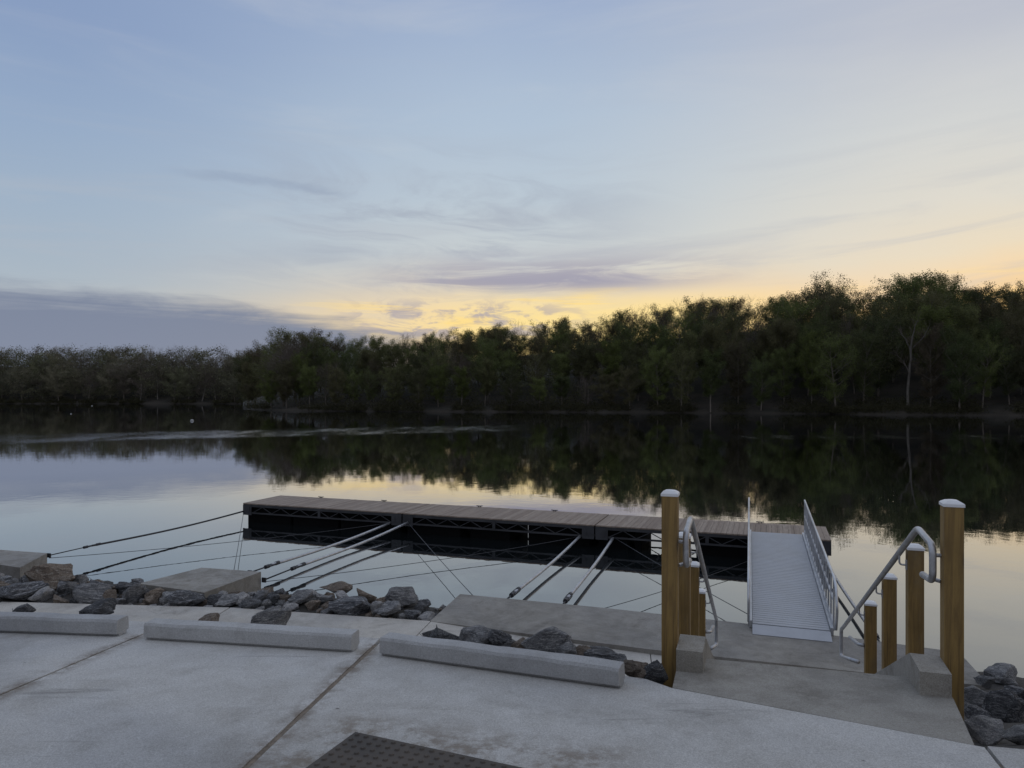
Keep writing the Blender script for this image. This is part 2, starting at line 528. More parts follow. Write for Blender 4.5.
# ------------------------------------------------------------------ sky
def make_world():
    w = bpy.data.worlds.new("World")
    bpy.context.scene.world = w
    w.use_nodes = True
    t = NT(w.node_tree)
    bg = w.node_tree.nodes['Background']
    D = t.coord('Generated')
    s = t.sep(D)
    x, y, z = s[0], s[1], s[2]
    az = t.math('ARCTAN2', x, y)
    hor = t.math('SQRT', t.math('ADD', t.math('MULTIPLY', x, x), t.math('MULTIPLY', y, y)))
    tz = t.math('DIVIDE', z, t.math('MAXIMUM', hor, 0.02))
    e = t.math('MULTIPLY', t.math('MAXIMUM', tz, 0.0), 0.8, clamp=True)   # ramps run over tz 0..1.25
    k = 0.8
    # large soft warp so that no band is ruler straight
    wv = t.noise(t.comb(t.math('MULTIPLY', az, 2.2), t.math('MULTIPLY', tz, 5.0), 0.0), 1.0, 4, 0.55)
    ew = t.math('ADD', e, t.math('MULTIPLY', t.math('SUBTRACT', wv, 0.5), 0.05))
    L = t.ramp(ew, [(0.02, lin(186, 187, 190)), (.105 * k, lin(184, 188, 192)), (.145 * k, lin(170, 183, 195)), (.226 * k, lin(160, 178, 198)),
                    (.32 * k, lin(149, 170, 198)), (.457 * k, lin(136, 157, 192)), (0.8, lin(138, 155, 188)), (1.0, lin(165, 176, 198))])
    Mi = t.ramp(ew, [(0.03, lin(252, 208, 136)), (.088 * k, lin(255, 221, 150)), (.118 * k, lin(247, 219, 170)), (.148 * k, lin(224, 212, 193)),
                     (.195 * k, lin(200, 206, 208)), (.276 * k, lin(187, 200, 211)), (.389 * k, lin(176, 193, 212)), (.558 * k, lin(156, 174, 204)), (0.8, lin(148, 164, 194)), (1.0, lin(172, 182, 201))])
    R = t.ramp(ew, [(0.03, lin(255, 202, 116)), (.122 * k, lin(254, 212, 144)), (.142 * k, lin(245, 214, 168)), (.175 * k, lin(232, 218, 192)), (.23 * k, lin(221, 217, 206)),
                    (.319 * k, lin(209, 211, 210)), (.457 * k, lin(186, 191, 203)), (0.75, lin(162, 174, 198)), (1.0, lin(175, 184, 202))])
    B = t.ramp(e, [(0.0, lin(118, 120, 128)), (0.2, lin(126, 130, 142)), (0.6, lin(150, 158, 176)), (1.0, lin(172, 181, 199))])
    sky = t.mix(t.mrange(az, -0.62, 0.0), L, Mi)
    sky = t.mix(t.mrange(az, 0.0, 0.62), sky, R)
    back = t.mrange(t.math('ABSOLUTE', t.math('SUBTRACT', az, 0.15)), 0.8, 2.1)
    sky = t.mix(back, sky, B)
    purple = lin(152, 152, 172)
    # long faint cirrus veils
    sh = t.math('ADD', tz, t.math('MULTIPLY', az, -0.06))
    c1 = t.noise(t.comb(t.math('MULTIPLY', az, 3.0), t.math('MULTIPLY', sh, 26.0), 3.1), 1.0, 6, 0.6, 0.8)
    veil = t.math('MULTIPLY', t.mrange(c1, 0.48, 0.72), t.mrange(tz, 0.40, 0.18, 0.06, 0.34))
    sky = t.mix(veil, sky, lin(178, 184, 194))
    # grey-lavender cirrus drifting across the middle
    warp = t.math('MULTIPLY', t.math('SUBTRACT', wv, 0.5), 0.10)
    sh2 = t.math('ADD', t.math('ADD', tz, warp), t.math('MULTIPLY', az, 0.10))
    c3 = t.noise(t.comb(t.math('MULTIPLY', az, 3.6), t.math('MULTIPLY', sh2, 17.0), 21.0), 1.0, 8, 0.62, 1.1)
    w3 = t.math('MULTIPLY', t.math('MULTIPLY', t.mrange(az, -0.55, -0.20), t.mrange(az, 0.30, -0.02)), t.math('MULTIPLY', t.mrange(tz, 0.12, 0.18), t.mrange(tz, 0.40, 0.24)))
    sky = t.mix(t.math('MULTIPLY', t.math('MULTIPLY', w3, t.mrange(c3, 0.42, 0.66)), 0.55), sky, lin(158, 166, 182))
    c2 = t.noise(t.comb(t.math('MULTIPLY', az, 2.0), t.math('MULTIPLY', tz, 9.0), 7.7), 1.0, 5, 0.6, 0.5)
    sky = t.mix(t.math('MULTIPLY', t.mrange(c2, 0.45, 0.75), 0.16), sky, lin(222, 220, 214))
    # lavender streaks above the glow
    st = t.math('ADD', tz, t.math('MULTIPLY', az, -0.02))
    n1 = t.noise(t.comb(t.math('MULTIPLY', az, 4.5), t.math('MULTIPLY', st, 38.0), 11.3), 1.0, 7, 0.62, 0.9)
    win = t.math('MULTIPLY', t.mrange(az, -0.26, -0.05), t.mrange(az, 0.40, 0.10))
    band = t.math('MULTIPLY', t.mrange(st, 0.133, 0.158), t.mrange(st, 0.220, 0.160))
    sm = t.math('MULTIPLY', t.math('MULTIPLY', win, band), t.mrange(n1, 0.30, 0.56, 0.0, 1.0))
    sky = t.mix(t.math('MULTIPLY', sm, 0.88), sky, lin(156, 154, 173))
    gl = t.math('MULTIPLY', t.math('MULTIPLY', t.mrange(az, -0.22, 0.06), t.mrange(az, 0.50, 0.16)), t.mrange(t.math('ADD', tz, t.math('MULTIPLY', t.math('SUBTRACT', wv, 0.5), 0.04)), 0.165, 0.105))
    sky = t.mix(t.math('MULTIPLY', gl, 0.6), sky, lin(255, 229, 148))
    # small puffs low in the glow
    n2 = t.noise(t.comb(t.math('MULTIPLY', az, 17.0), t.math('MULTIPLY', tz, 52.0), 5.0), 1.0, 6, 0.6, 0.5)
    win2 = t.math('MULTIPLY', t.math('MULTIPLY', t.mrange(az, -0.27, -0.16), t.mrange(az, 0.16, 0.0)),
                  t.math('MULTIPLY', t.mrange(tz, 0.07, 0.09), t.mrange(tz, 0.145, 0.115)))
    sky = t.mix(t.math('MULTIPLY', t.math('MULTIPLY', win2, t.mrange(n2, 0.47, 0.60)), 0.8), sky, lin(166, 160, 172))
    # bright golden streak lines
    n3 = t.noise(t.comb(t.math('MULTIPLY', az, 5.0), t.math('MULTIPLY', tz, 70.0), 2.0), 1.0, 5, 0.6, 0.6)
    win3 = t.math('MULTIPLY', t.mrange(az, -0.36, -0.1), t.math('MULTIPLY', t.mrange(tz, 0.075, 0.1), t.mrange(tz, 0.16, 0.125)))
    sky = t.mix(t.math('MULTIPLY', t.math('MULTIPLY', win3, t.mrange(n3, 0.52, 0.66)), 0.75), sky, lin(255, 222, 140))
    # slate cloud bank low on the left
    nb = t.noise(t.comb(t.math('MULTIPLY', az, 7.0), t.math('MULTIPLY', tz, 26.0), 1.0), 1.0, 6, 0.6, 0.5)
    top = t.mrange(az, -0.40, -0.02, 0.122, 0.060, False)
    nb2 = t.noise(t.comb(t.math('MULTIPLY', az, 3.2), t.math('MULTIPLY', tz, 75.0), 4.0), 1.0, 5, 0.6, 0.7)
    nb = t.math('ADD', t.math('MULTIPLY', nb, 0.55), t.math('MULTIPLY', nb2, 0.55))
    dlt = t.math('SUBTRACT', t.math('ADD', top, t.math('MULTIPLY', t.math('SUBTRACT', nb, 0.55), 0.085)), tz)
    bank = t.math('MULTIPLY', t.mrange(dlt, -0.018, 0.020), t.mrange(az, 0.00, -0.24))
    bank = t.math('MULTIPLY', bank, t.mrange(az, -2.2, -1.2))
    sky = t.mix(t.math('MULTIPLY', bank, 0.95), sky, t.ramp(t.math('MULTIPLY', tz, 6.0), [(0.1, lin(128, 137, 158)), (0.9, lin(118, 129, 153))]))
    # one thin dark wisp
    cur = t.math('SUBTRACT', 0.287, t.math('MULTIPLY', t.math('ADD', az, 0.40), t.math('MULTIPLY', t.math('ADD', az, 0.40), 0.42)))
    nw = t.noise(t.comb(t.math('MULTIPLY', az, 16.0), t.math('MULTIPLY', tz, 40.0), 9.0), 1.0, 5, .6)
    dw = t.math('ABSOLUTE', t.math('ADD', t.math('SUBTRACT', tz, cur), t.math('MULTIPLY', t.math('SUBTRACT', nw, 0.5), 0.02)))
    wm = t.math('MULTIPLY', t.mrange(dw, 0.0, 0.009, 1.0, 0.0), t.math('MULTIPLY', t.mrange(az, -0.48, -0.38), t.mrange(az, -0.20, -0.27)))
    sky = t.mix(t.math('MULTIPLY', wm, 0.30), sky, lin(132, 146, 172))
    # physical twilight sky underneath, very dim
    nis = t.n.new('ShaderNodeTexSky')
    nis.sky_type = 'NISHITA'
    nis.sun_disc = False
    nis.sun_elevation = math.radians(2.0)
    nis.sun_rotation = math.radians(30.0)
    sky = t.mix(1.0, sky, t.mix(1.0, nis.outputs[0], (0.003, 0.003, 0.003, 1), 'MULTIPLY'), 'ADD')
    t.put(bg.inputs['Color'], sky)
    bg.inputs['Strength'].default_value = 1.0


make_world()
sd = bpy.data.lights.new('sun', 'SUN')
sd.energy = 0.25
sd.angle = math.radians(12)
sd.color = (1.0, 0.82, 0.6)
so = bpy.data.objects.new('sun', sd)
C.objects.link(so)
a_, e_ = math.radians(30), math.radians(2.0)
so.rotation_euler = Vector((-math.sin(a_) * math.cos(e_), -math.cos(a_) * math.cos(e_), -math.sin(e_))).to_track_quat('-Z', 'Y').to_euler()
so.location = (50, 80, 60)

cam = bpy.data.cameras.new('camera')
cam.sensor_width = 36
cam.lens = F / 1024 * 36
cam.shift_y = 12 / 1024
cam.clip_start = 0.05
cam.clip_end = 6000
co = bpy.data.objects.new('camera', cam)
C.objects.link(co)
co.location = (0, 0, H)
co.rotation_euler = (math.radians(90), 0, 0)
sc = bpy.context.scene
sc.camera = co
sc.view_settings.view_transform = 'Standard'
sc.view_settings.look = 'None'
sc.view_settings.exposure = 0


# ------------------------------------------------------------------ ground: pavement, bank, path, water
def pz(y): return 2.85 - 0.07 * y


def pp(x, y): return (x, y, pz(y))


def lerp(a, b, t): return tuple(p + (q - p) * t for p, q in zip(a, b))


bm = bmesh.new()
vs = [bm.verts.new(p) for p in ((-3500, -40, 0), (3500, -40, 0), (3500, 4000, 0), (-3500, 4000, 0))]
bm.faces.new(vs)
tag(build('lake_water', bm, M['water']), kind='structure')

JA = lambda y: -3.39 + (y - 4.70) * 0.105
JB = lambda y: -1.367 + (y - 3.635) * 0.105
JC = lambda y: 2.60 + (y - 3.9) * 0.33
slabs = [
    [(-20, -10), (JA(-10) - .011, -10), (JA(6.62) - .011, 6.62), (-5.2, 6.95), (-9, 7.9), (-20, 10.5)],
    [(JA(-10) + .010, -10), (JB(-10) - .019, -10), (JB(6.08) - .019, 6.08), (JA(6.60) + .010, 6.60)],
    [(JB(-10) + .019, -10), (JC(-10) - .009, -10), (JC(3.88) - .009, 3.885), (1.085, 4.838), (0.95, 5.02), (-0.2, 5.58), (JB(6.05) + .019, 6.05)],
    [(JC(-10) + .009, -10), (16, -10), (16, 1.6), (3.6, 3.66), (JC(3.9) + .012, 3.9)],
]
for poly in slabs:
    bm = bmesh.new()
    add_prism(bm, [pp(*q) for q in poly], 0.22)
    tag(build('pavement', bm, M['pavement'], bevel=0.008), kind='structure')
bm = bmesh.new()
add_prism(bm, [(q[0], q[1], pz(q[1]) - 0.007) for q in [(-19.9, -9.9), (15.9, -9.9), (15.9, 1.5), (3.5, 3.5), (2.5, 3.7), (1.0, 4.6), (-0.3, 5.45), (-1.2, 5.95), (-3.25, 6.5), (-5.3, 6.8), (-19.9, 10.3)]], 0.1)
tag(build('pavement_base', bm, M['joint']), kind='structure')

# bank as one sheet lofted between pavement edge, path and waterline, running on under the lake
sections = [
    [(-60, 14, 1.9), (-60, 16, .15), (-60, 18, .15), (-60, 20, .35), (-60, 22, -.1), (-60, 30, -1)],
    [(-22, 10.6, 1.95), (-22, 15.0, .16), (-22, 17.0, .16), (-22, 18.2, .30), (-22, 20.3, -.1), (-22, 28, -1)],
    [(-9, 7.7, 2.1), (-10.5, 12.8, .16), (-10.5, 14.6, .16), (-10.5, 15.7, .30), (-10.5, 17.9, -.1), (-10.5, 26, -1)],
    [(-4.9, 6.7, 2.15), (-5.7, 12.3, .16), (-5.64, 14.2, .16), (-5.5, 15.1, .26), (-5.3, 16.2, -.1), (-5.3, 23, -1)],
    [(-3.0, 6.4, 2.15), (-3.6, 12.0, .16), (-3.6, 13.8, .16), (-3.4, 14.7, .26), (-3.0, 15.7, -.1), (-2.8, 22, -1)],
    [(-1.2, 5.9, 2.2), (-1.9, 11.7, .14), (-1.55, 13.37, .14), (-1.3, 14.2, .20), (-1.0, 15.2, -.1), (-.5, 21, -1)],
    [(0, 5.35, 2.34), (-.05, 11.1, .10), (.35, 12.6, .10), (.5, 13.2, .06), (.9, 14.4, -.1), (1, 20, -1)],
    [(1.05, 4.7, 2.32), (2.0, 10.4, .10), (2.3, 11.8, .10), (2.5, 12.4, .06), (2.9, 13.6, -.1), (3, 19, -1)],
    [(2.6, 3.85, 2.2), (4.6, 9.3, .10), (5.3, 10.8, .10), (5.6, 11.4, .06), (6.1, 12.5, -.1), (7, 18, -1)],
    [(3.3, 3.6, 2.3), (6.0, 8.4, .75), (7.0, 10.0, .30), (7.4, 10.8, .16), (7.9, 11.9, -.1), (9.5, 17, -1)],
    [(4.6, 3.4, 2.35), (7.8, 7.0, .95), (8.8, 8.7, .45), (9.4, 9.7, .25), (10, 11.0, -.1), (12.5, 16, -1)],
    [(9, 2.6, 2.4), (12, 5.6, 1.0), (13.2, 7.4, .45), (13.8, 8.2, .25), (14.8, 9.6, -.1), (17, 14, -1)],
    [(40, -3, 2.4), (42, 0, 1.1), (43, 1, .5), (44, 2, .25), (45, 3, -.1), (48, 8, -1)],
]
bm = bmesh.new()
grid = []
for a, b in zip(sections, sections[1:]):
    na = max(4, min(16, int((Vector(b[0]) - Vector(a[0])).length / 0.22)))
    for i in range(na):
        s = i / na
        col = [Vector(lerp(p, q, s)) for p, q in zip(a, b)]
        row = []
        led = col[0].lerp(col[1], 0.13)
        led.z = col[0].z - 0.10
        col.insert(1, led)
        for (p, q), n in zip(zip(col, col[1:]), (3, 12, 4, 3, 6, 4)):
            for j in range(n):
                v = p.lerp(q, j / n)
                inner = 1.0 if j else 0.3
                v.z += (noise.noise(v * 1.9) * 0.10 + noise.noise(v * 5.1) * 0.05) * inner
                row.append(v)
        row.append(col[-1])
        grid.append([bm.verts.new(v) for v in row])
for a, b in zip(grid, grid[1:]):
    for i in range(len(a) - 1):
        bm.faces.new((a[i], b[i], b[i + 1], a[i + 1]))
bank_bvh = BVHTree.FromBMesh(bm)
tag(build('bank_ground', bm, M['bank'], smooth=True), kind='structure')

# lower path, in panels
pathN = [(-22, 14.6), (-10.5, 12.85), (-5.8, 12.35), (-1.85, 11.68), (0.0, 11.2), (2.1, 10.5), (4.9, 9.35), (5.7, 9.05)]
pathF = [(-22, 16.35), (-10.5, 14.6), (-5.64, 14.2), (-1.52, 13.36), (0.46, 12.62), (2.31, 11.86), (5.2, 10.90), (6.2, 10.56)]
pathZ = [.27, .27, .27, .265, .21, .19, .18, .18]
for i in range(len(pathN) - 1):
    g = 0.003
    a0, a1 = lerp(pathN[i], pathN[i + 1], g), lerp(pathN[i], pathN[i + 1], 1 - g)
    b0, b1 = lerp(pathF[i], pathF[i + 1], g), lerp(pathF[i], pathF[i + 1], 1 - g)
    bm = bmesh.new()
    za, zb = pathZ[i], pathZ[i + 1]
    add_prism(bm, [(*a0, za), (*a1, zb), (*b1, zb), (*b0, za)], 0.3)
    tag(build('path', bm, M['path'], bevel=0.01), kind='structure')

# concrete abutment slab carrying the gangway
bm = bmesh.new()
ZS = 0.27
near = [(-1.54, 13.34), (0.34, 12.61), (2.31, 11.855), (5.2, 10.925), (6.93, 10.35)]
far = [(7.08, 10.71), (7.38, 11.72), (4.41, 13.18), (1.81, 14.19), (-1.11, 15.17)]
add_prism(bm, [(x, y, ZS) for x, y in near + far], 0.35)
o = build('concrete_abutment', bm, M['abutment'], bevel=0.02)
tag(o, 'long low concrete slab at the water edge that the gangway starts from', 'concrete slab')
# the slab's embedded iron ring
# anchor blocks
for quad, lab in (([(-8.11, 15.41), (-6.37, 14.7), (-5.81, 16.44), (-7.36, 16.84)], 'weathered concrete anchor block between rocks and water, with the two bright struts'),
                  ([(-13.43, 17.61), (-11.67, 16.84), (-12.04, 18.39), (-13.61, 18.81)], 'concrete anchor block at the left edge of the photo above brown rocks')):
    bm = bmesh.new()
    add_prism(bm, [(x, y, 0.43) for x, y in quad], 0, bottom=-0.6)
    o = build('anchor_block', bm, M['block'], bevel=0.025)
    tag(o, lab, 'concrete block', 'dock anchor blocks on the bank')

# ------------------------------------------------------------------ wheel stops
def wheel_stop(a, b, label):
    A, B = Vector(pp(*a)), Vector(pp(*b))
    L = (B - A).length
    X = (B - A).normalized()
    Y = Vector((0, 0, 1)).cross(X).normalized()
    Z = X.cross(Y)
    prof = [(0.03, 0.014), (0, 0.020), (0.004, 0.118), (0.018, 0.138), (0.147, 0.138), (0.161, 0.118), (0.165, 0.020), (0.135, 0.014), (0.135, -0.004), (0.03, -0.004)]
    bm = bmesh.new()
    n = 24
    rings = []
    for i in range(n + 1):
        s = L * i / n
        sh = 0.975 if i in (0, n) else 1.0
        ring = []
        for (u, v) in prof:
            p = A + X * s + Y * (0.08 + (u - 0.08) * sh) + Z * (v * (0.985 if i in (0, n) else 1.0) + 0.004)
            w = noise.noise(p * 3.0) * 0.004 + noise.noise(p * 14.0) * 0.0035
            if v > 0.05: p = p + Z * w + Y * w
            ring.append(bm.verts.new(p))
        rings.append(ring)
    for r0, r1 in zip(rings, rings[1:]):
        for k in range(len(prof)):
            bm.faces.new((r0[k], r1[k], r1[(k + 1) % len(prof)], r0[(k + 1) % len(prof)]))
    bm.faces.new(rings[0])
    bm.faces.new(rings[-1][::-1])
    t = empty('wheel_stop', A, label, 'wheel stop', 'concrete wheel stops along the pavement edge')
    build('body', bm, M['stop'], t)
    return t


wheel_stop((-5.23, 6.34), (-3.41, 6.12), 'pale concrete wheel stop cut by the left edge, dark rock behind its right end')
wheel_stop((-3.13, 6.03), (-1.28, 5.65), 'pale concrete wheel stop in the middle, between the two pavement joints')
wheel_stop((-1.04, 5.57), (0.723, 4.80), 'pale concrete wheel stop nearest the stairs, with a row of rocks behind it')

# tactile warning surface
A = Vector((-0.90, 4.08))
va, vb = Vector((0.317, 0.948)), Vector((0.903, -0.43))
bm = bmesh.new()
corner = [A, A - va * 1.0, A - va * 1.0 + vb * 1.25, A + vb * 1.25]
add_prism(bm, [(p.x, p.y, pz(p.y) + 0.006) for p in corner], 0.02)
nd = 0
for i in range(20):
    for j in range(15):
        p = A + vb * (0.035 + i * 0.062) - va * (0.035 + j * 0.066)
        r0, r1, hh = 0.017, 0.010, 0.009
        z = pz(p.y) + 0.0055
        lo = [bm.verts.new((p.x + r0 * math.cos(q * math.pi / 4), p.y + r0 * math.sin(q * math.pi / 4), z)) for q in range(8)]
        hi = [bm.verts.new((p.x + r1 * math.cos(q * math.pi / 4), p.y + r1 * math.sin(q * math.pi / 4), z + hh)) for q in range(8)]
        for q in range(8):
            bm.faces.new((lo[q], lo[(q + 1) % 8], hi[(q + 1) % 8], hi[q]))
        bm.faces.new(hi)
tag(build('tactile_paving', bm, M['tactile']), 'dark brown tactile warning pad with raised domes set in the pavement', 'tactile paving')

# ------------------------------------------------------------------ stairs
ax = Vector((0.3173, 0.9483, 0))      # down the stairs, towards the lake
bx = Vector((0.9483, -0.3173, 0))     # to the right across the stairs
O = Vector((1.38, 5.13, 0))
W = 1.386


def st(t, b, z): return O + ax * t + bx * b + Vector((0, 0, z))


stairs = empty('concrete_stairs', (2.0, 5.0, 2.45), 'concrete stairs going down to the lake from a worn landing with sloped side curbs', 'stairs')
bm = bmesh.new()
nos = 0.38
lp = [(1.095, 4.845), (2.545, 3.912), None, None]
pr = O + ax * 0.0 + bx * (W + 0.19)
poly = [Vector((1.095, 4.845, 0)), Vector((2.548, 3.912, 0)), pr + ax * -0.02, pr + ax * nos, O + ax * nos + bx * -0.19, O + ax * 0.0 + bx * -0.19]
add_prism(bm, [(p.x, p.y, pz(p.y) + (0.004 if i > 1 else 0.0)) for i, p in enumerate(poly)], 0.75)
build('landing', bm, M['landing'], stairs, bevel=0.008)
R_, T_ = 0.166, 0.357
z0 = 2.472
bm = bmesh.new()
prof = []
for k in range(1, 14):
    zt = z0 - R_ * k
    prof += [(nos + T_ * (k - 1) + 0.004, zt), (nos + T_ * k, zt)]
prof = prof[:-2]
last_t = prof[-1][0]
prof = prof + [(last_t, 0.0), (nos + 0.004, 1.0)]
l = [bm.verts.new(st(t, 0.003, z)) for t, z in prof]
r = [bm.verts.new(st(t, W - 0.003, z)) for t, z in prof]
bm.faces.new(l)
bm.faces.new(r[::-1])
for i in range(len(prof)):
    j = (i + 1) % len(prof)
    bm.faces.new((l[i], r[i], r[j], l[j]))
build('flight', bm, M['landing'], stairs, bevel=0.006)
for side in (0, 1):
    bm = bmesh.new()
    b0, b1 = (-0.19, 0.0) if side == 0 else (W, W + 0.185)
    dz = pz((O + bx * b0).y) - pz(5.13) if side else 0.0
    base = pz((O + bx * b0).y)
    ts = base + 0.160
    pr_ = [(0.0, base - 0.5), (0.0, ts), (0.32, ts + 0.012), (4.75, ts + 0.012 - 4.43 * 0.472), (4.75, 0.0)]
    l = [bm.verts.new(st(t, b0, z)) for t, z in pr_]
    r = [bm.verts.new(st(t, b1, z)) for t, z in pr_]
    bm.faces.new(l)
    bm.faces.new(r[::-1])
    for i in range(len(pr_)):
        j = (i + 1) % len(pr_)
        bm.faces.new((l[i], r[i], r[j], l[j]))
    build('side_curb', bm, M['stop'] if False else M['block'], stairs, bevel=0.012)


# railings
def railing(p0, sgn, label):
    """p0 = plan of the top post; sgn +1 when the rail sits to the right of the posts."""
    P0 = Vector((p0[0], p0[1], 0))
    t = empty('stair_railing', (P0.x, P0.y, 2.3), label, 'railing', 'railings either side of the stairs')
    tops = [3.765, 3.235, 2.714, 2.13]
    rot = Matrix((ax.cross(Vector((0, 0, 1))).normalized(), ax, Vector((0, 0, 1)))).transposed()
    for k in range(4):
        c = P0 + ax * 1.15 * k
        gz = max(0.2, 2.3 - 0.47 * 1.15 * k - 0.75)
        bm = bmesh.new()
        top = tops[k]
        add_box(bm, c + Vector((0, 0, (top + gz) / 2)), (0.118, 0.118, top - gz), rot)
        po = build('post', bm, M['timber'], t, bevel=0.005)
        bm = bmesh.new()
        w = 0.128
        ring = []
        for (ww, z) in ((w, top - 0.016), (w, top + 0.003), (w * 0.9, top + 0.010), (w * 0.55, top + 0.024), (w * 0.12, top + 0.030)):
            ring.append([bm.verts.new(c + rot @ Vector((sx * ww / 2, sy * ww / 2, 0)) + Vector((0, 0, z))) for sx, sy in ((-1, -1), (1, -1), (1, 1), (-1, 1))])
        for r0, r1 in zip(ring, ring[1:]):
            for q in range(4):
                bm.faces.new((r0[q], r0[(q + 1) % 4], r1[(q + 1) % 4], r1[q]))
        bm.faces.new(ring[0][::-1])
        bm.faces.new(ring[-1])
        build('cap', bm, M['cap'], po, bevel=0.003)
    Q = P0 + bx * sgn * 0.115

    def rp(tt, h): return Q + ax * tt + Vector((0, 0, H - h))
    path = [rp(.30, 1.30), rp(0.0, 1.275), rp(0.0, 1.03), rp(.46, .99), rp(5.0, 3.15), rp(5.14, 3.20), rp(5.14, 3.58), rp(3.55, 3.09)]
    bm = bmesh.new()
    add_tube(bm, round_path(path, 0.075, 6), 0.0235, 12)
    build('handrail', bm, M['steel'], t, smooth=True)
    for k in range(1, 4):
        tt = 1.15 * k
        hr = .99 + (tt - .46) * 0.4758
        c = P0 + ax * tt + bx * sgn * 0.059
        bm = bmesh.new()
        add_tube(bm, round_path([c + Vector((0, 0, H - hr - 0.10)), rp(tt, hr + 0.10), rp(tt, hr + 0.012)], 0.03, 4), 0.008, 8)
        add_box(bm, c + bx * sgn * 0.004 + Vector((0, 0, H - hr - 0.10)), (0.008, 0.05, 0.08), rot)
        build('bracket', bm, M['steel'], t, smooth=False)
    for (t0, h0, t1, h1) in ((0.03, 1.10, None, None), (0.12, 1.28, None, None)):
        bm = bmesh.new()
        c = P0 + ax * 0.03 + bx * sgn * 0.058
        add_tube(bm, [c + Vector((0, 0, H - h0)), rp(t0, h0)], 0.014, 8)
        build('bracket', bm, M['steel'], t)
    bm = bmesh.new()
    q4 = P0 + ax * 3.45 + bx * sgn * 0.06
    add_tube(bm, round_path([q4 + Vector((0, 0, H - 2.86)), rp(3.50, 2.87), rp(4.25, 3.03)], 0.04, 4), 0.021, 10)
    build('lower_stub', bm, M['steel'], t, smooth=True)
    return t


railing((1.195, 5.36), +1, 'left stair railing, timber posts stacked one behind another with a metal handrail')
railing((3.005, 4.85), -1, 'right stair railing, four timber posts stepping down and a looped metal handrail')

# ------------------------------------------------------------------ dock
du = Vector((0.9403, -0.3403, 0))
dv = Vector((0.3403, 0.9403, 0))
D0 = Vector((-9.66, 25.5, 0))
DL, DW, DZ = 6.42, 2.08, 0.66


def dk(u, v, z): return D0 + du * u + dv * v + Vector((0, 0, z))


dock = empty('floating_dock', dk(9.6, 1.0, 0), 'long floating dock of three planked sections on a dark truss frame', 'dock')
Rd = Matrix((du, dv, Vector((0, 0, 1)))).transposed()
for s in range(3):
    u0 = s * (DL + 0.035)
    bm = bmesh.new()
    nb = 43
    bw = DL / nb
    for i in range(nb):
        jit = random.uniform(-0.003, 0.003)
        add_box(bm, dk(u0 + bw * (i + .5), DW / 2, DZ - 0.018 + jit), (bw - 0.007, DW, 0.036), Rd)
    build('deck', bm, M['deck'], dock)
    bm = bmesh.new()
    for v in (0.03, DW - 0.03):
        add_box(bm, dk(u0 + DL / 2, v, DZ - 0.085), (DL - 0.01, 0.05, 0.085), Rd)       # top chord
        add_box(bm, dk(u0 + DL / 2, v, 0.315), (DL - 0.01, 0.05, 0.05), Rd)            # bottom chord
    for uu in (0.03, DL - 0.04):
        for z, hh in ((DZ - 0.085, 0.085), (0.315, 0.05)):
            add_box(bm, dk(u0 + uu, DW / 2, z), (0.05, DW - 0.12, hh), Rd)
    for uu in (DL * .25, DL * .5, DL * .75):
        add_box(bm, dk(u0 + uu, DW / 2, DZ - 0.075), (0.05, DW - 0.12, 0.06), Rd)
    fr = build('frame', bm, M['steel_frame'], dock)
    nw = 14
    a, b = 0.42, DL - 0.42
    for v in (0.03, DW - 0.03):
        bm = bmesh.new()
        for i in range(nw):
            p, q = a + (b - a) * i / nw, a + (b - a) * (i + 1) / nw
            z1, z2 = (0.335, DZ - 0.125)
            if i % 2: z1, z2 = z2, z1
            add_bar(bm, dk(u0 + p, v, z1), dk(u0 + q, v, z2), 0.025, 0.022)
        add_box(bm, dk(u0 + DL / 2, v - 0.012, 0.44), (0.09, 0.04, 0.22), Rd)
        build('truss_web', bm, M['steel_frame'], fr)
    for uu in (0.19, DL - 0.19):
        bm = bmesh.new()
        add_box(bm, dk(u0 + uu, -0.004, 0.42), (0.37, 0.014, 0.36), Rd)
        if s < 3:
            add_box(bm, dk(u0 + uu + (0.08 if uu < 1 else -0.08), -0.016, 0.44), (0.06, 0.02, 0.20), Rd)
        build('end_plate', bm, M['steel_frame'], fr)
    # floats, with gaps through which the lake shows
    spans = [(0.10, 1.95), (2.05, 3.9), (4.0, 6.3)] if s == 0 else ([(0.10, 2.0), (2.35, 3.7), (4.3, 6.25)] if s == 1 else [(0.08, 0.95), (1.15, 1.35), (2.9, 6.35)])
    for (p, q) in spans:
        bm = bmesh.new()
        add_box(bm, dk(u0 + (p + q) / 2, DW / 2, 0.13), (q - p, DW - 0.26, 0.82), Rd)
        build('float', bm, M['float'], dock, bevel=0.03)
    for uu in (1.9, 4.6):
        bm = bmesh.new()
        c = dk(u0 + uu, DW - 0.08, DZ + 0.002)
        for k in (-0.05, 0.05):
            add_box(bm, c + du * k * .7 + Vector((0, 0, 0.015)), (0.025, 0.03, 0.03), Rd)
        add_tube(bm, [c - du * 0.11 + Vector((0, 0, 0.045)), c - du * 0.05 + Vector((0, 0, 0.037)), c + du * 0.05 + Vector((0, 0, 0.037)), c + du * 0.11 + Vector((0, 0, 0.045))], 0.014, 8)
        build('cleat', bm, M['dark_steel'], dock)
for s in range(1, 3):
    bm = bmesh.new()
    u0 = s * (DL + 0.035) - 0.0175
    bm.free()
    for v in (0.1, DW / 2, DW - 0.1):
        bm = bmesh.new()
        add_box(bm, dk(u0, v, 0.42), (0.03, 0.08, 0.22), Rd)
        build('hinge', bm, M['dark_steel'], dock)

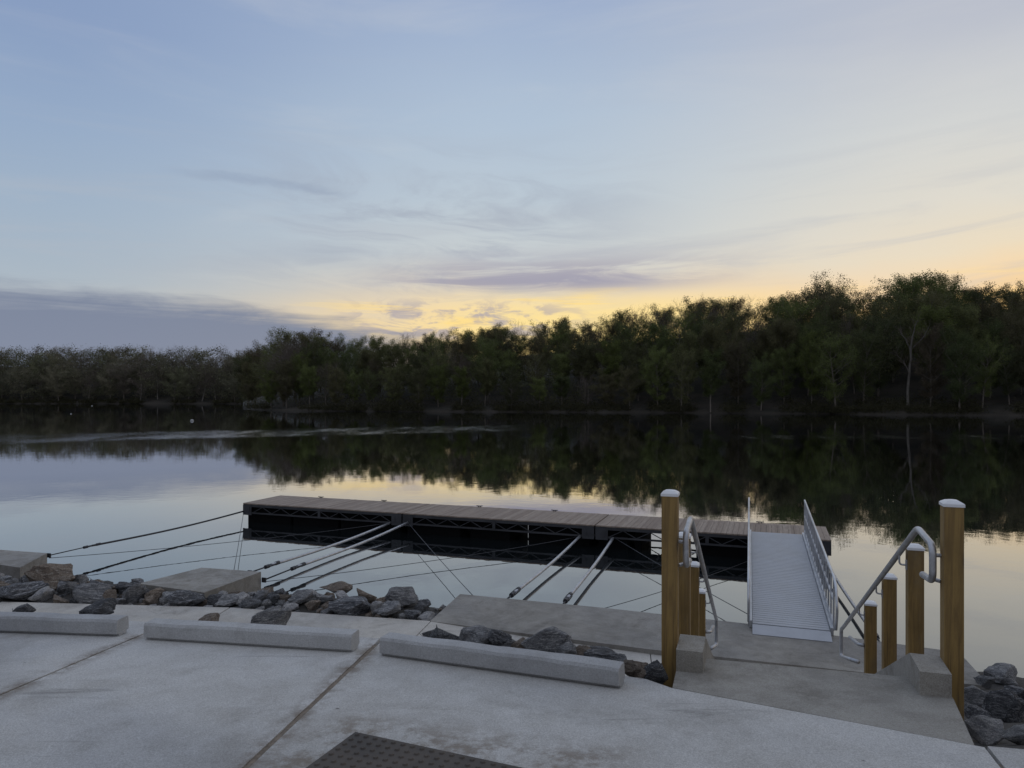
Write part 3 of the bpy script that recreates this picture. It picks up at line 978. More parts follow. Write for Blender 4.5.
# ------------------------------------------------------------------ gangway
G0, G1 = Vector((4.35, 12.94, 0.36)), Vector((6.62, 19.72, 0.735))
gx = Vector((0.9483, -0.3173, 0))
gd = (G1 - G0)
GL = gd.length
gd.normalize()
gu = gx.cross(gd).normalized()
GW = 1.36


def gw(s, w, z): return G0 + gd * s + gx * w + gu * z


gang = empty('gangway', G0, 'ribbed aluminium gangway sloping from the slab to the dock with slatted side railings', 'gangway')
Rg = Matrix((gx, gd, gu)).transposed()
bm = bmesh.new()
add_box(bm, gw(GL / 2, GW / 2, -0.020), (GW - 0.06, GL, 0.03), Rg)
n = int(GL / 0.115)
for i in range(n):
    add_box(bm, gw((i + .5) * GL / n, GW / 2, 0.0), (GW - 0.07, 0.101, 0.006), Rg)
build('deck', bm, M['alu_deck'], gang)
bm = bmesh.new()
for w in (0.0, GW):
    add_box(bm, gw(GL / 2, w, -0.01), (0.05, GL + 0.02, 0.13), Rg)
for i in range(7):
    add_box(bm, gw((i + .5) * GL / 7, GW / 2, -0.055), (GW - 0.06, 0.05, 0.04), Rg)
build('frame', bm, M['alu'], gang)
bm = bmesh.new()
c0 = [gw(-0.02, 0.03, -0.004), gw(-0.02, GW - 0.03, -0.004)]
q = [Vector((*(c0[0] - gd * 0.34).xy, ZS + 0.012)), Vector((*(c0[1] - gd * 0.34).xy, ZS + 0.012))]
v8 = [bm.verts.new(p) for p in (q[0], q[1], c0[1], c0[0])] + [bm.verts.new(p - Vector((0, 0, 0.009))) for p in (q[0], q[1], c0[1], c0[0])]
for f in ((0, 1, 2, 3), (7, 6, 5, 4), (0, 4, 5, 1), (1, 5, 6, 2), (2, 6, 7, 3), (3, 7, 4, 0)):
    bm.faces.new([v8[k] for k in f])
build('toe_plate', bm, M['alu_deck'], gang)
for w, sgn in ((-0.035, -1), (GW + 0.035, 1)):
    bm = bmesh.new()
    Hh = 0.94
    add_tube(bm, round_path([gw(-0.25, w, 0.12), gw(-0.42, w, 0.50), gw(-0.22, w, Hh - 0.06), gw(0.15, w, Hh), gw(GL * .47, w, Hh), gw(GL, w, Hh)], 0.12, 5), 0.024, 10)
    rl = build('side_rail', bm, M['alu'], gang, smooth=True)
    bm = bmesh.new()
    add_bar(bm, gw(0.1, w, 0.52), gw(GL, w, 0.52), 0.028, 0.045)
    add_bar(bm, gw(0.1, w, 0.10), gw(GL, w, 0.10), 0.03, 0.06)
    build('mid_rail', bm, M['alu'], rl)
    npk = 16
    for i in range(npk + 1):
        s = 0.12 + (GL - 0.16) * i / npk
        bm = bmesh.new()
        wd = 0.055 if i % 4 == 0 else 0.035
        add_box(bm, gw(s, w, (Hh - 0.02) / 2 - 0.02), (0.03, wd, Hh), Rg)
        build('upright', bm, M['alu'], rl)


# ------------------------------------------------------------------ struts and cables holding the dock
def strut(a, b, tb, label, dark=False, r=0.038):
    a, b = Vector(a), Vector(b)
    d = (b - a)
    L = d.length
    d.normalize()
    t = empty('dock_strut', a, label, 'strut', 'struts bracing the dock to the bank')
    sag = lambda s: Vector((0, 0, -0.06 * math.sin(math.pi * s)))
    bm = bmesh.new()
    pts = [a.lerp(b, tb + (1 - tb) * i / 10) for i in range(11)]
    add_tube(bm, [p + sag((i) / 10) for i, p in enumerate(pts)], r, 10)
    build('pole', bm, M['dark_steel'] if dark else M['steel'], t, smooth=True)
    bm = bmesh.new()
    add_tube(bm, [a, a.lerp(b, tb + 0.01)], r * 0.5, 8)
    build('rod', bm, M['dark_steel'], t, smooth=True)
    m = a.lerp(b, tb)
    bm = bmesh.new()
    B3 = basis(d)
    for k in (-1, 1):
        add_box(bm, m + B3 @ Vector((0, k * r * 1.2, 0)), (0.34, r * 0.7, r * 1.0), B3)
        add_tube(bm, [m + d * (k * 0.2) - d * 0.06, m + d * (k * 0.2) + d * 0.06], r * 1.35, 8)
    build('turnbuckle', bm, M['dark_steel'], t)
    bm = bmesh.new()
    add_box(bm, a - d * 0.01, (0.03, 0.11, 0.11), basis(Vector((d.x, d.y, 0))))
    build('anchor_plate', bm, M['dark_steel'], t)
    return t


J1 = DL + 0.0175
J2 = 2 * DL + 0.05
strut((-12.02, 18.45, 0.36), dk(0.02, -0.03, 0.36), 0.17, 'thin dark strut from the leftmost concrete block to the near left dock corner', True, 0.028)
strut((-6.29, 17.05, 0.26), dk(J1 - .45, -0.03, 0.30), 0.12, 'bright strut from the middle block, upper one of its pair', False, 0.038)
strut((-5.74, 16.45, 0.24), dk(J1 + .22, -0.03, 0.36), 0.18, 'bright strut from the middle block, lower one of its pair', False, 0.038)
strut((-0.15, 15.0, 0.17), dk(J2 - .45, -0.03, 0.30), 0.10, 'bright strut from the low slab to the second dock joint, left one of its pair', False, 0.040)
strut((1.0, 14.55, 0.17), dk(J2 + .55, -0.03, 0.31), 0.10, 'bright strut from the low slab to the second dock joint, right one of its pair', False, 0.040)
strut((6.40, 12.25, 0.17), dk(3 * DL - .2, -0.03, 0.30), 0.10, 'strut right of the gangway from the slab to the dock end', False, 0.034)


def cable(a, b, label, sag=0.12):
    a, b = Vector(a), Vector(b)
    bm = bmesh.new()
    pts = [a.lerp(b, i / 14) + Vector((0, 0, -sag * 4 * (i / 14) * (1 - i / 14))) for i in range(15)]
    add_tube(bm, pts, 0.008, 6)
    tag(build('mooring_cable', bm, M['cable'], smooth=True), label, 'cable', 'thin cables crossing between dock and bank')


cable((-12.0, 18.4, 0.30), dk(J1 - .5, -0.03, 0.30), 'thin slack cable from the leftmost concrete block to the first dock joint', 0.08)
cable((-5.77, 16.42, 0.20), dk(J2 - .5, -0.03, 0.28), 'thin cable from the middle block crossing to the second dock joint', 0.08)
cable(dk(0.05, -0.03, 0.33), (-6.6, 16.85, 0.36), 'thin cable from the dock left corner down to the middle block', 0.03)
cable(dk(J1 + .25, -0.03, 0.34), (-0.82, 15.05, 0.26), 'thin cable from the first dock joint down to the left end of the low slab', 0.03)
cable((1.65, 14.2, 0.20), dk(3 * DL - 1.5, -0.03, 0.22), 'thin cable from the low slab rightwards to the dock behind the posts', 0.08)
cable(dk(J2 + .6, -0.03, 0.33), (4.9, 12.95, 0.20), 'thin cable from the second dock joint down to the foot of the gangway', 0.04)

# ------------------------------------------------------------------ rocks
protos = []
for k in range(16):
    rnd = random.Random(100 + k)
    bm = bmesh.new()
    for i in range(rnd.randint(11, 16)):
        v = Vector((rnd.gauss(0, 1), rnd.gauss(0, 1), rnd.gauss(0, 1))).normalized()
        v *= rnd.uniform(0.82, 1.12)
        bm.verts.new(Vector((max(-.85, min(.85, v.x)), max(-.9, min(.9, v.y)), max(-.8, min(.75, v.z)))))
    r = bmesh.ops.convex_hull(bm, input=bm.verts[:])
    bmesh.ops.delete(bm, geom=[v for v in bm.verts if not v.link_faces], context='VERTS')
    bmesh.ops.bevel(bm, geom=bm.edges[:], offset=0.05, segments=1, affect='EDGES', profile=.5)
    bmesh.ops.triangulate(bm, faces=bm.faces[:])
    bmesh.ops.subdivide_edges(bm, edges=bm.edges[:], cuts=3, use_grid_fill=True)
    sd_ = Vector((k * 7.3, k * 3.1, k))
    for v in bm.verts:
        nn = noise.noise(v.co * 1.7 + sd_) * 0.16 + noise.noise(v.co * 4.5 + sd_) * 0.09 + noise.noise(v.co * 10 + sd_) * 0.05
        v.co *= 1 + nn
    bmesh.ops.recalc_face_normals(bm, faces=bm.faces[:])
    me = bpy.data.meshes.new('rock')
    bm.to_mesh(me)
    bm.free()
    me.materials.append(M['rock_grey'])
    protos.append(me)

rr = random.Random(5)
placed = []


def rock(p, sx, sy, sz, mat, label, group, rot=None):
    o = bpy.data.objects.new('rock', rr.choice(protos))
    C.objects.link(o)
    o.location = p
    o.scale = (sx / 1.7, sy / 1.7, sz / 1.55)
    o.rotation_euler = rot or (rr.uniform(-.25, .25), rr.uniform(-.25, .25), rr.uniform(0, 6.28))
    o.material_slots[0].link = 'OBJECT'
    o.material_slots[0].material = M['rock_' + mat]
    tag(o, label, 'rock', group)
    placed.append((Vector(p), max(sx, sy)))
    return o


def rock_px(x, y, w, h, mat, label, group, d=None, sink=0.12):
    """a stone whose foot stands where the sight line through (x, y) meets the bank; w, h as seen from the pavement."""
    ray = Vector(((x - 512) / F, 1, -(y - 396) / F))
    if d is None:
        hit = bank_bvh.ray_cast(Vector((0, 0, H)), ray.normalized())
        if hit[0] is None: return
        p = hit[0]
    else:
        p = Vector((0, 0, H)) + ray * d
        w, h = w * 1.22, h * 1.22
    k = p.y / F
    sx, sz = w * k * .85, max(h * k * .95, w * k * 0.42)
    a = rr.uniform(-0.35, 0.35) + math.atan2(-p.x, p.y)
    rock(p + Vector((0, sx * .25, sz * (0.5 - sink))), sx * 1.06, sx * rr.uniform(.75, 1.0), sz * 1.05, mat, label, group, (rr.uniform(-.12, .12), rr.uniform(-.12, .12), a))


GL_ = 'riprap rocks on the left bank'
GM_ = 'riprap rocks between the block and the slab'
GS_ = 'riprap rocks behind the right wheel stop'
GR_ = 'riprap rocks right of the stairs'
for a in [
    (45, 589, 52, 27, 'brown', 'large brown boulder under the leftmost concrete block'),
    (14, 602, 50, 16, 'dark', 'dark rock with pale face at the left edge, below the leftmost block'),
    (38, 603, 24, 17, 'white', 'whitish rock at the foot of the large brown boulder'),
    (88, 605, 43, 22, 'grey', 'broad grey brown rock right of the large brown boulder'),
    (99, 592, 26, 14, 'dark', 'dark rounded rock behind the broad grey brown rock'),
    (122, 592, 21, 12, 'dark', 'small dark rock at the waterline left of the middle block'),
    (130, 604, 27, 22, 'grey', 'grey angular rock just left of the middle block corner'),
    (108, 604, 15, 16, 'brown', 'narrow brown rock wedged between two larger bank rocks'),
    (150, 606, 18, 11, 'brown', 'small brown rock in front of the middle block left corner'),
    (163, 606, 14, 13, 'white', 'small white rock in front of the middle block'),
    (182, 609, 46, 12, 'dark', 'long dark flat rock in front of the middle block'),
    (207, 612, 13, 7, 'white', 'tiny white rock at the path edge below the middle block'),
    (225, 609, 32, 13, 'grey', 'grey rock below the right corner of the middle block'),
    (250, 611, 24, 14, 'dark', 'dark rock right beside the middle block'),
    (68, 592, 26, 14, 'grey', 'grey rock touching the large boulder on its right'),
]:
    rock_px(*a, GL_)
for a in [
    (335, 597, 40, 16, 'brown', 'brown smooth rock topmost between the block and the slab'),
    (299, 606, 30, 16, 'grey', 'grey rock left in the heap between block and slab'),
    (322, 604, 22, 14, 'grey', 'pale grey rock below the topmost brown one'),
    (344, 616, 54, 24, 'dark', 'big dark rock in the middle of the heap between block and slab'),
    (375, 616, 18, 16, 'white', 'small pale rock right of the big dark rock'),
    (401, 608, 40, 22, 'grey', 'pitted grey rock nearest the slab, upper of two'),
    (388, 619, 32, 18, 'grey', 'grey rock near the slab, lower of two'),
    (412, 620, 22, 14, 'dark', 'dark rock tucked at the slab left tip'),
    (288, 613, 22, 9, 'white', 'low whitish rock at the path edge left of the big dark rock'),
    (270, 608, 20, 15, 'dark', 'dark rock just right of the middle block'),
]:
    rock_px(*a, GM_)
for a in [
    (445, 643, 26, 10, 'dark', 'low dark rock at the left end of the row behind the right wheel stop'),
    (478, 650, 42, 16, 'grey', 'long grey rock in the row behind the right wheel stop'),
    (499, 649, 26, 18, 'dark', 'dark rock atop the row behind the right wheel stop'),
    (521, 655, 26, 14, 'brown', 'reddish brown rock in the row behind the right wheel stop'),
    (546, 657, 46, 26, 'grey', 'biggest grey rock in the row behind the right wheel stop'),
    (567, 662, 32, 17, 'grey', 'grey rock right of the biggest one behind the right wheel stop'),
    (598, 669, 44, 22, 'dark', 'dark striped rock near the right end of the right wheel stop'),
    (655, 687, 32, 22, 'dark', 'dark rock in the hollow beside the left top post'),
    (462, 648, 22, 12, 'dark', 'small dark rock second from the left in the row behind the right wheel stop'),
    (430, 639, 16, 8, 'grey', 'smallest grey rock starting the row behind the right wheel stop'),
    (509, 653, 20, 12, 'grey', 'small grey rock in front of the dark one behind the right wheel stop'),
    (533, 657, 20, 13, 'brown', 'small brown rock beside the biggest one behind the right wheel stop'),
    (582, 664, 22, 15, 'brown', 'brown rock between grey and dark striped rocks behind the right wheel stop'),
    (617, 672, 24, 15, 'grey', 'grey rock behind the right end of the right wheel stop'),
    (640, 680, 24, 16, 'brown', 'brown rock filling the gap between right wheel stop and stairs'),
    (632, 676, 22, 14, 'brown', 'brown rock just past the end of the right wheel stop'),
]:
    rock_px(*a, GS_, d=5.508 / (1 + .535 * (a[0] - 512) / F) + 0.32 - (0.25 if a[0] > 620 else 0))
# single stones on the pavement edge behind the other stops
rock_px(94, 618, 31, 16, 'dark', 'lone dark pointed rock behind the left wheel stop', None, d=6.72)
rock_px(206, 626, 22, 8, 'brown', 'lone small tan rock behind the middle wheel stop, left one', None, d=6.25)
rock_px(265, 629, 40, 7, 'grey', 'lone flat grey rock behind the middle wheel stop, right one', None, d=6.15)
rock_px(20, 616, 22, 6, 'dark', 'small flat dark rock behind the left wheel stop near the photo edge', None, d=6.8)
for a in [
    (1006, 684, 34, 22, 'grey', 'grey rock topmost by the water right of the stairs'),
    (988, 690, 24, 14, 'grey', 'grey rock at the slab right corner'),
    (975, 706, 36, 22, 'grey', 'grey brown rock just right of the right top post'),
    (1008, 722, 44, 34, 'dark', 'big dark rock right of the stairs'),
    (992, 744, 40, 28, 'white', 'bluish white rock beside the landing right edge'),
    (1018, 700, 26, 20, 'dark', 'dark rock at the right photo edge above the big dark one'),
    (1022, 745, 30, 20, 'grey', 'grey rock at the right photo edge by the pavement'),
    (980, 724, 30, 20, 'dark', 'dark rock between the landing and the big dark rock'),
]:
    rock_px(*a, GR_)

for gi, (grp, lb, spots) in enumerate(((GL_, 'fist sized rock wedged between the larger rocks of the left bank', [(27, 598, 22, 14), (60, 606, 20, 12), (74, 608, 18, 12), (140, 599, 22, 14), (196, 607, 28, 14), (238, 605, 24, 15), (116, 608, 18, 10), (5, 594, 24, 16), (214, 606, 24, 13), (168, 604, 26, 12), (152, 600, 24, 12), (186, 602, 26, 12)]),
                                       (GM_, 'fist sized rock wedged in the heap between block and slab', [(312, 612, 20, 12), (360, 612, 20, 14), (258, 604, 22, 14), (283, 604, 22, 14), (426, 622, 20, 10), (327, 616, 16, 10), (365, 603, 24, 16), (420, 613, 18, 10)]))):
    for k, a in enumerate(spots):
        rock_px(*a, ('grey', 'brown', 'dark', 'grey', 'brown', 'white')[(k + gi) % 6], lb, grp)


def in_poly(x, y, poly):
    c = False
    n = len(poly)
    for i in range(n):
        x1, y1 = poly[i][:2]
        x2, y2 = poly[(i + 1) % n][:2]
        if (y1 > y) != (y2 > y) and x < (x2 - x1) * (y - y1) / (y2 - y1) + x1:
            c = not c
    return c


keep_out = [near + far, [(-8.11, 15.41), (-6.37, 14.7), (-5.81, 16.44), (-7.36, 16.84)],
            [(-13.43, 17.61), (-11.67, 16.84), (-12.04, 18.39), (-13.61, 18.81)],
            pathN + pathF[::-1],
            [tuple((O + ax * t + bx * b).xy) for t, b in ((-1, -.22), (-1, W + .22), (5.4, W + .22), (5.4, -.22))]]


def scatter(n, xr, rows, smin, smax, label, group, tries=9000, bias=1.0):
    k = 0
    mats = ['grey', 'grey', 'brown', 'brown', 'dark', 'dark', 'white', 'white']
    for _ in range(tries):
        if k >= n: break
        x = rr.uniform(*xr)
        i = 0
        while i < len(sections) - 2 and sections[i + 1][rows[0]][0] < x: i += 1
        a, b = sections[i], sections[i + 1]
        s = (x - a[rows[0]][0]) / (b[rows[0]][0] - a[rows[0]][0])
        s = min(1, max(0, s))
        p = Vector(lerp(lerp(a[rows[0]], b[rows[0]], s), lerp(a[rows[1]], b[rows[1]], s), rr.random() ** bias))
        sz = smin + (smax - smin) * rr.random() ** 1.6
        if any(in_poly(p.x + ox, p.y + oy, kp) for kp in keep_out for ox in (-sz * .4, 0, sz * .4) for oy in (-sz * .4, 0, sz * .4)): continue
        if any((q - p).length < (sz + r_) * 0.33 for q, r_ in placed): continue
        hit = bank_bvh.ray_cast(Vector((p.x, p.y, 10)), Vector((0, 0, -1)))
        if hit[0] is None: continue
        p = hit[0]
        if p.z < 0.03: continue
        h = sz * rr.uniform(.55, .85)
        rock(p + Vector((0, 0, h * .22)), sz * rr.uniform(.9, 1.2), sz * rr.uniform(.7, 1), h, rr.choice(mats), label, group)
        k += 1


scatter(120, (-12.5, -1.4), (2, 4), 0.16, 0.42, 'smaller rock filling the left bank between the path and the water', 'smaller rocks of the left bank', bias=1.5)
scatter(16, (-5.6, -4.6), (2, 3), 0.18, 0.34, 'smaller rock filling the left bank between the path and the water', 'smaller rocks of the left bank', bias=1.0)
scatter(26, (-0.8, 1.4), (0, 1), 0.16, 0.34, 'smaller rock on the slope behind the right wheel stop', 'smaller rocks behind the right wheel stop', bias=3.0)
scatter(36, (-10, -1.4), (2, 3), 0.08, 0.17, 'small chip of stone along the path edge on the left bank', 'small stones along the path edge', bias=1.6)
scatter(60, (3.0, 9.5), (0, 4), 0.16, 0.55, 'smaller rock on the bank right of the stairs', 'smaller rocks right of the stairs')

# ------------------------------------------------------------------ floats far out on the lake
for px, py, w, lab in ((192, 421, 3.4, 'small white float on dark water, rightmost of three near the far left shore'),
                       (71, 414, 1.5, 'tiny white float on dark water, leftmost of three near the far left shore'),
                       (92, 406, 1.3, 'tiny pale float close under the far left shore, middle one of three')):
    d = min(H * F / (py - 396), 385)
    p = Vector(((px - 512) / F * d, d, 0))
    r = w * d / F / 2
    t = empty('mooring_buoy', p, lab, 'buoy', 'white floats on the lake')
    bm = bmesh.new()
    bmesh.ops.create_uvsphere(bm, u_segments=16, v_segments=10, radius=r)
    for v in bm.verts: v.co = p + Vector((v.co.x, v.co.y, v.co.z * 0.75 + r * 0.25))
    body = build('body', bm, M['buoy'], t, smooth=True)
    bm = bmesh.new()
    add_tube(bm, [p + Vector((0, 0, r * .95)), p + Vector((0, 0, r * 1.25))], r * .14, 8)
    build('eye', bm, M['dark_steel'], t)

# ------------------------------------------------------------------ far shore and wood
shoreA = [(-900, 210), (-500, 300), (-200, 380), (0, 410), (100, 410), (200, 402), (300, 398), (420, 395)]
shoreB = [(243, 262), (252, 236), (270, 222), (300, 213), (400, 203), (500, 199), (600, 194), (700, 187), (800, 178), (900, 169), (1024, 160), (1250, 146), (1600, 125), (2100, 95), (3000, 60)]


def at(table, x):
    if x <= table[0][0]: return table[0][1]
    for (a, p), (b, q) in zip(table, table[1:]):
        if x <= b: return p + (q - p) * (x - a) / (b - a)
    return table[-1][1]


hillA = [(-900, 12), (0, 13), (420, 12)]
hillB = [(243, 0.5), (275, 3), (350, 7.5), (500, 10.5), (600, 13), (700, 15), (900, 18), (1024, 17), (3000, 16)]
rise = [(0, 0.0), (3, 0.05), (14, .25), (32, .6), (55, 1.0), (75, 1.5), (110, 1.95), (400, 2.1)]


def land(shore, hill, px, s):
    d = at(shore, px) + s
    x = (px - 512) / F * d
    z = 0.0 if s <= 0 else 0.35 * min(1, s / 1.2) + at(hill, px) * at(rise, s)
    return Vector((x, d, z))


bm = bmesh.new()
for shore, hill in ((shoreA, hillA), (shoreB, hillB)):
    grid = []
    x = shore[0][0]
    while x <= shore[-1][0]:
        row = []
        for s in (-6, -1.5, 0, 1.2, 3, 7, 14, 23, 32, 44, 55, 75, 110, 160, 400):
            wob = noise.noise(Vector((x * .035, 3.3, 0))) * 2.5 + noise.noise(Vector((x * .12, 9.1, 0))) * 1.2
            p = land(shore, hill, x, s)
            k = (p.y + wob) / p.y
            p.x *= k
            p.y *= k
            if s < 0: p.z = -.15 if s > -2 else -1.0
            elif s > 0: p.z += noise.noise(p * 0.12) * 0.25 * min(1.0, s / 2) + (0.25 if s > 1 else 0) * noise.noise(p * 0.5)
            row.append(bm.verts.new(p))
        grid.append(row)
        x += 6 if -100 < x < 1200 else 20
    for a, b in zip(grid, grid[1:]):
        for i in range(len(a) - 1):
            bm.faces.new((a[i], b[i], b[i + 1], a[i + 1]))
tag(build('hillside', bm, M['hill'], smooth=True), kind='structure')


def grow(rnd, bare, slim, dense, seed_h=20.0):
    """trunk and limbs with crown; returns (bmesh wood, bmesh crown) for a tree seed_h tall."""
    wd, cr = bmesh.new(), bmesh.new()
    tips = []

    def limb(p, d, L, r, depth, target):
        n = 3 if depth < 2 else 2
        pts = [p]
        dd = d.copy()
        for i in range(n):
            dd = (dd + Vector((rnd.gauss(0, .16), rnd.gauss(0, .16), rnd.gauss(.05, .1)))).normalized()
            pts.append(pts[-1] + dd * L / n)
        add_tube(target, pts, r, 5 if depth == 0 else 3, caps=False, r_end=r * .55)
        return pts, dd

    th = seed_h * rnd.uniform(.80, .9)
    lean = Vector((rnd.gauss(0, .04), rnd.gauss(0, .04), 1)).normalized()
    tp = [Vector((0, 0, -0.6))]
    n = 9
    for i in range(n):
        lean = (lean + Vector((rnd.gauss(0, .035), rnd.gauss(0, .035), .05))).normalized()
        tp.append(tp[-1] + lean * th / n)
    add_tube(wd, tp, 0.30, 7, caps=False, r_end=0.05)
    nl = 24 if not slim else 26
    start = rnd.uniform(.14, .26) if not slim else rnd.uniform(.30, .42)
    for i in range(nl):
        s = start + (1 - start) * (i + rnd.random()) / nl
        k = s * n
        j = min(n - 1, int(k))
        p = tp[j].lerp(tp[j + 1], k - j)
        a = i * 2.4 + rnd.uniform(-.5, .5)
        shape = math.sin(math.pi * min(1, (0.18 + .82 * (1 - s) / (1 - start))) ** .8)
        R = (5.4 if not slim else 3.6) * (0.45 + .75 * shape) * rnd.uniform(.75, 1.2)
        d = Vector((math.cos(a), math.sin(a), rnd.uniform(.35, 1.0) + (0.7 if s > .85 else 0))).normalized()
        pts, dd = limb(p, d, R, .09 * (1.2 - s * .8) + .02, 1, wd if not bare else cr)
        for q in range(6):
            b = pts[1 + q % (len(pts) - 1)]
            d2 = (dd + Vector((rnd.gauss(0, .7), rnd.gauss(0, .7), rnd.gauss(.25, .4)))).normalized()
            pts2, dd2 = limb(b, d2, R * .5, .028, 2, cr if bare else wd)
            if bare:
                for q2 in range(7):
                    b2 = pts2[1 + q2 % (len(pts2) - 1)].lerp(pts2[-1], rnd.random())
                    d3 = (dd2 + Vector((rnd.gauss(0, .6), rnd.gauss(0, .6), rnd.gauss(.3, .3)))).normalized()
                    pts3, dd3 = limb(b2, d3, R * .32, .018, 2, cr)
                    for q3 in range(2):
                        d4 = (dd3 + Vector((rnd.gauss(0, .5), rnd.gauss(0, .5), rnd.gauss(.2, .3)))).normalized()
                        limb(pts3[1 + q3 % 2], d4, R * .22, .013, 2, cr)
            tips += [pts2[-1], pts2[1], pts2[1].lerp(pts2[-1], .5)]
        tips.append(pts[-1])
    tips.append(tp[-1])
    nleaf = int(dense)
    for tpt in tips:
        for _ in range(nleaf):
            o = Vector((rnd.gauss(0, .55), rnd.gauss(0, .55), rnd.gauss(0.0, .42)))
            c = tpt + o
            s = rnd.uniform(.06, .15) if not bare else rnd.uniform(.05, .10)
            u = Vector((rnd.gauss(0, 1), rnd.gauss(0, 1), rnd.gauss(0, 1))).normalized()
            v = u.orthogonal().normalized()
            v.rotate(Matrix.Rotation(rnd.uniform(0, 6.28), 3, u))
            w = u.cross(v)
            cr.faces.new([cr.verts.new(c + v * s * 1.3), cr.verts.new(c + w * s * .7), cr.verts.new(c - v * s * 1.3), cr.verts.new(c - w * s * .7)])
    return wd, cr


def proto(seed, bare=False, slim=False, dense=20, leaf='leaf', bark='bark'):
    wd, cr = grow(random.Random(seed), bare, slim, dense)
    a, b = bpy.data.meshes.new('trunk'), bpy.data.meshes.new('crown')
    top = max(v.co.z for v in cr.verts)
    wd.to_mesh(a)
    cr.to_mesh(b)
    wd.free()
    cr.free()
    a.materials.append(M[bark])
    b.materials.append(M['twig' if bare else leaf])
    return a, b, top


P_full = [proto(s, dense=56) for s in (1, 2, 3)] + [proto(s, slim=True, dense=50) for s in (4, 5)]
P_open = [proto(s, dense=38) for s in (6, 7)]
P_pale = [proto(8, slim=True, dense=36, bark='bark_pale'), proto(9, dense=26, bark='bark_pale')]
P_bare = [proto(s, bare=True, dense=1) for s in (10, 11)]
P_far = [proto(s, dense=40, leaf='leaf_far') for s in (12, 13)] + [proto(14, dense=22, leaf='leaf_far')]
P_farbare = [proto(15, bare=True, dense=1, bark='bark_pale')]
tr = random.Random(21)


def tree(p, height, pr, label, group, wide=1.0, name='forest_tree'):
    a, b, top = pr
    k = height / top
    t = empty(name, p, label, 'tree', group)
    t.rotation_euler = (0, 0, tr.uniform(0, 6.28))
    w = k * wide * tr.uniform(.9, 1.12)
    t.scale = (w, w, k)
    for n_, me in (('trunk', a), ('crown', b)):
        o = bpy.data.objects.new(n_, me)
        C.objects.link(o)
        o.parent = t
    return t


profB = [(244, 346), (252, 337), (268, 330), (285, 324), (305, 324), (325, 333), (350, 330), (375, 334), (400, 331), (430, 327), (460, 325), (500, 319), (540, 316),
         (580, 314), (615, 309), (640, 303), (680, 296), (720, 294), (760, 294), (790, 288), (812, 276), (832, 273), (850, 281), (880, 281), (905, 269), (930, 269), (955, 277), (990, 281),
         (1024, 278), (1100, 274), (1300, 266), (3000, 260)]
profA = [(-900, 334), (-100, 340), (0, 341), (60, 342), (100, 340), (150, 338), (190, 341), (235, 345), (265, 345), (420, 343)]


def top_height(px, d, prof, gz, dy):
    y = at(prof, px) + dy
    return H + (396 - y) * d / F - gz


lab_right = ('leafy spring tree in the dark wood on the right far shore', 'leafy trees of the right far shore')
lab_mid = ('leafy spring tree in the wood on the middle far shore', 'leafy trees of the middle far shore')
lab_bare = ('bare twiggy tree in the wood on the near side of the far shore', 'bare trees of the far shore')
lab_pale = ('pale-trunked thin tree in the wood of the far shore', 'pale-trunked trees of the far shore')
lab_left = ('leafy tree in the distant wood on the far left shore', 'trees of the distant left shore')
lab_leftbare = ('bare pale-branched tree in the distant wood on the far left shore', 'bare trees of the distant left shore')
count = 0
for s, dy, step, jit in ((4, 44, 6.2, 16), (13, 26, 6.6, 10), (24, 12, 7.0, 7), (37, 4, 7.0, 5), (50, 1, 6.4, 4)):
    px = 247.0 + tr.uniform(0, 10)
    while px < 1330:
        s2 = s + tr.uniform(-3, 4)
        p = land(shoreB, hillB, px, s2)
        dyy = dy * (0.75 if px < 500 else 1.0) + tr.uniform(-jit * .35, jit)
        h = top_height(px, p.y, profB, p.z, dyy)
        h = max(6.5, min(h, 28))
        bare_p = 0.30 if (260 < px < 330 or 655 < px < 775) and s > 20 else 0.06
        r = tr.random()
        if r < bare_p: pr, (lb, gp) = tr.choice(P_bare), lab_bare
        elif r < bare_p + (0.07 if s < 8 else 0.13): pr, (lb, gp) = tr.choice(P_pale), lab_pale
        else:
            pr = tr.choice(P_full + P_full + P_open)
            lb, gp = lab_right if px > 620 else lab_mid
        if s < 20 and 888 < px < 926:
            px += 6
            continue
        tree(p, h, pr, lb, gp, (0.85 if px > 620 and s < 20 else 1.0) if h > 12 else 1.3)
        count += 1
        px += step * F / p.y * tr.uniform(.75, 1.3) * (1.0 if px < 1040 else 2.2)
for s, dy, step, jit in ((5, 22, 10, 9), (22, 9, 11, 6), (42, 2, 10, 4)):
    px = -120.0 + tr.uniform(0, 10)
    while px < 285:
        p = land(shoreA, hillA, px, s + tr.uniform(-3, 5))
        h = max(9, min(26, top_height(px, p.y, profA, p.z, dy + tr.uniform(-jit * .4, jit))))
        if tr.random() < 0.3: pr, (lb, gp) = P_farbare[0], lab_leftbare
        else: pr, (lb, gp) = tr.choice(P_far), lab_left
        if pr in P_farbare and s > 30: h *= 1.04
        tree(p, h, pr, lb, gp, 1.25)
        count += 1
        px += step * F / p.y * tr.uniform(.75, 1.3) * (1.0 if px > 0 else 2)
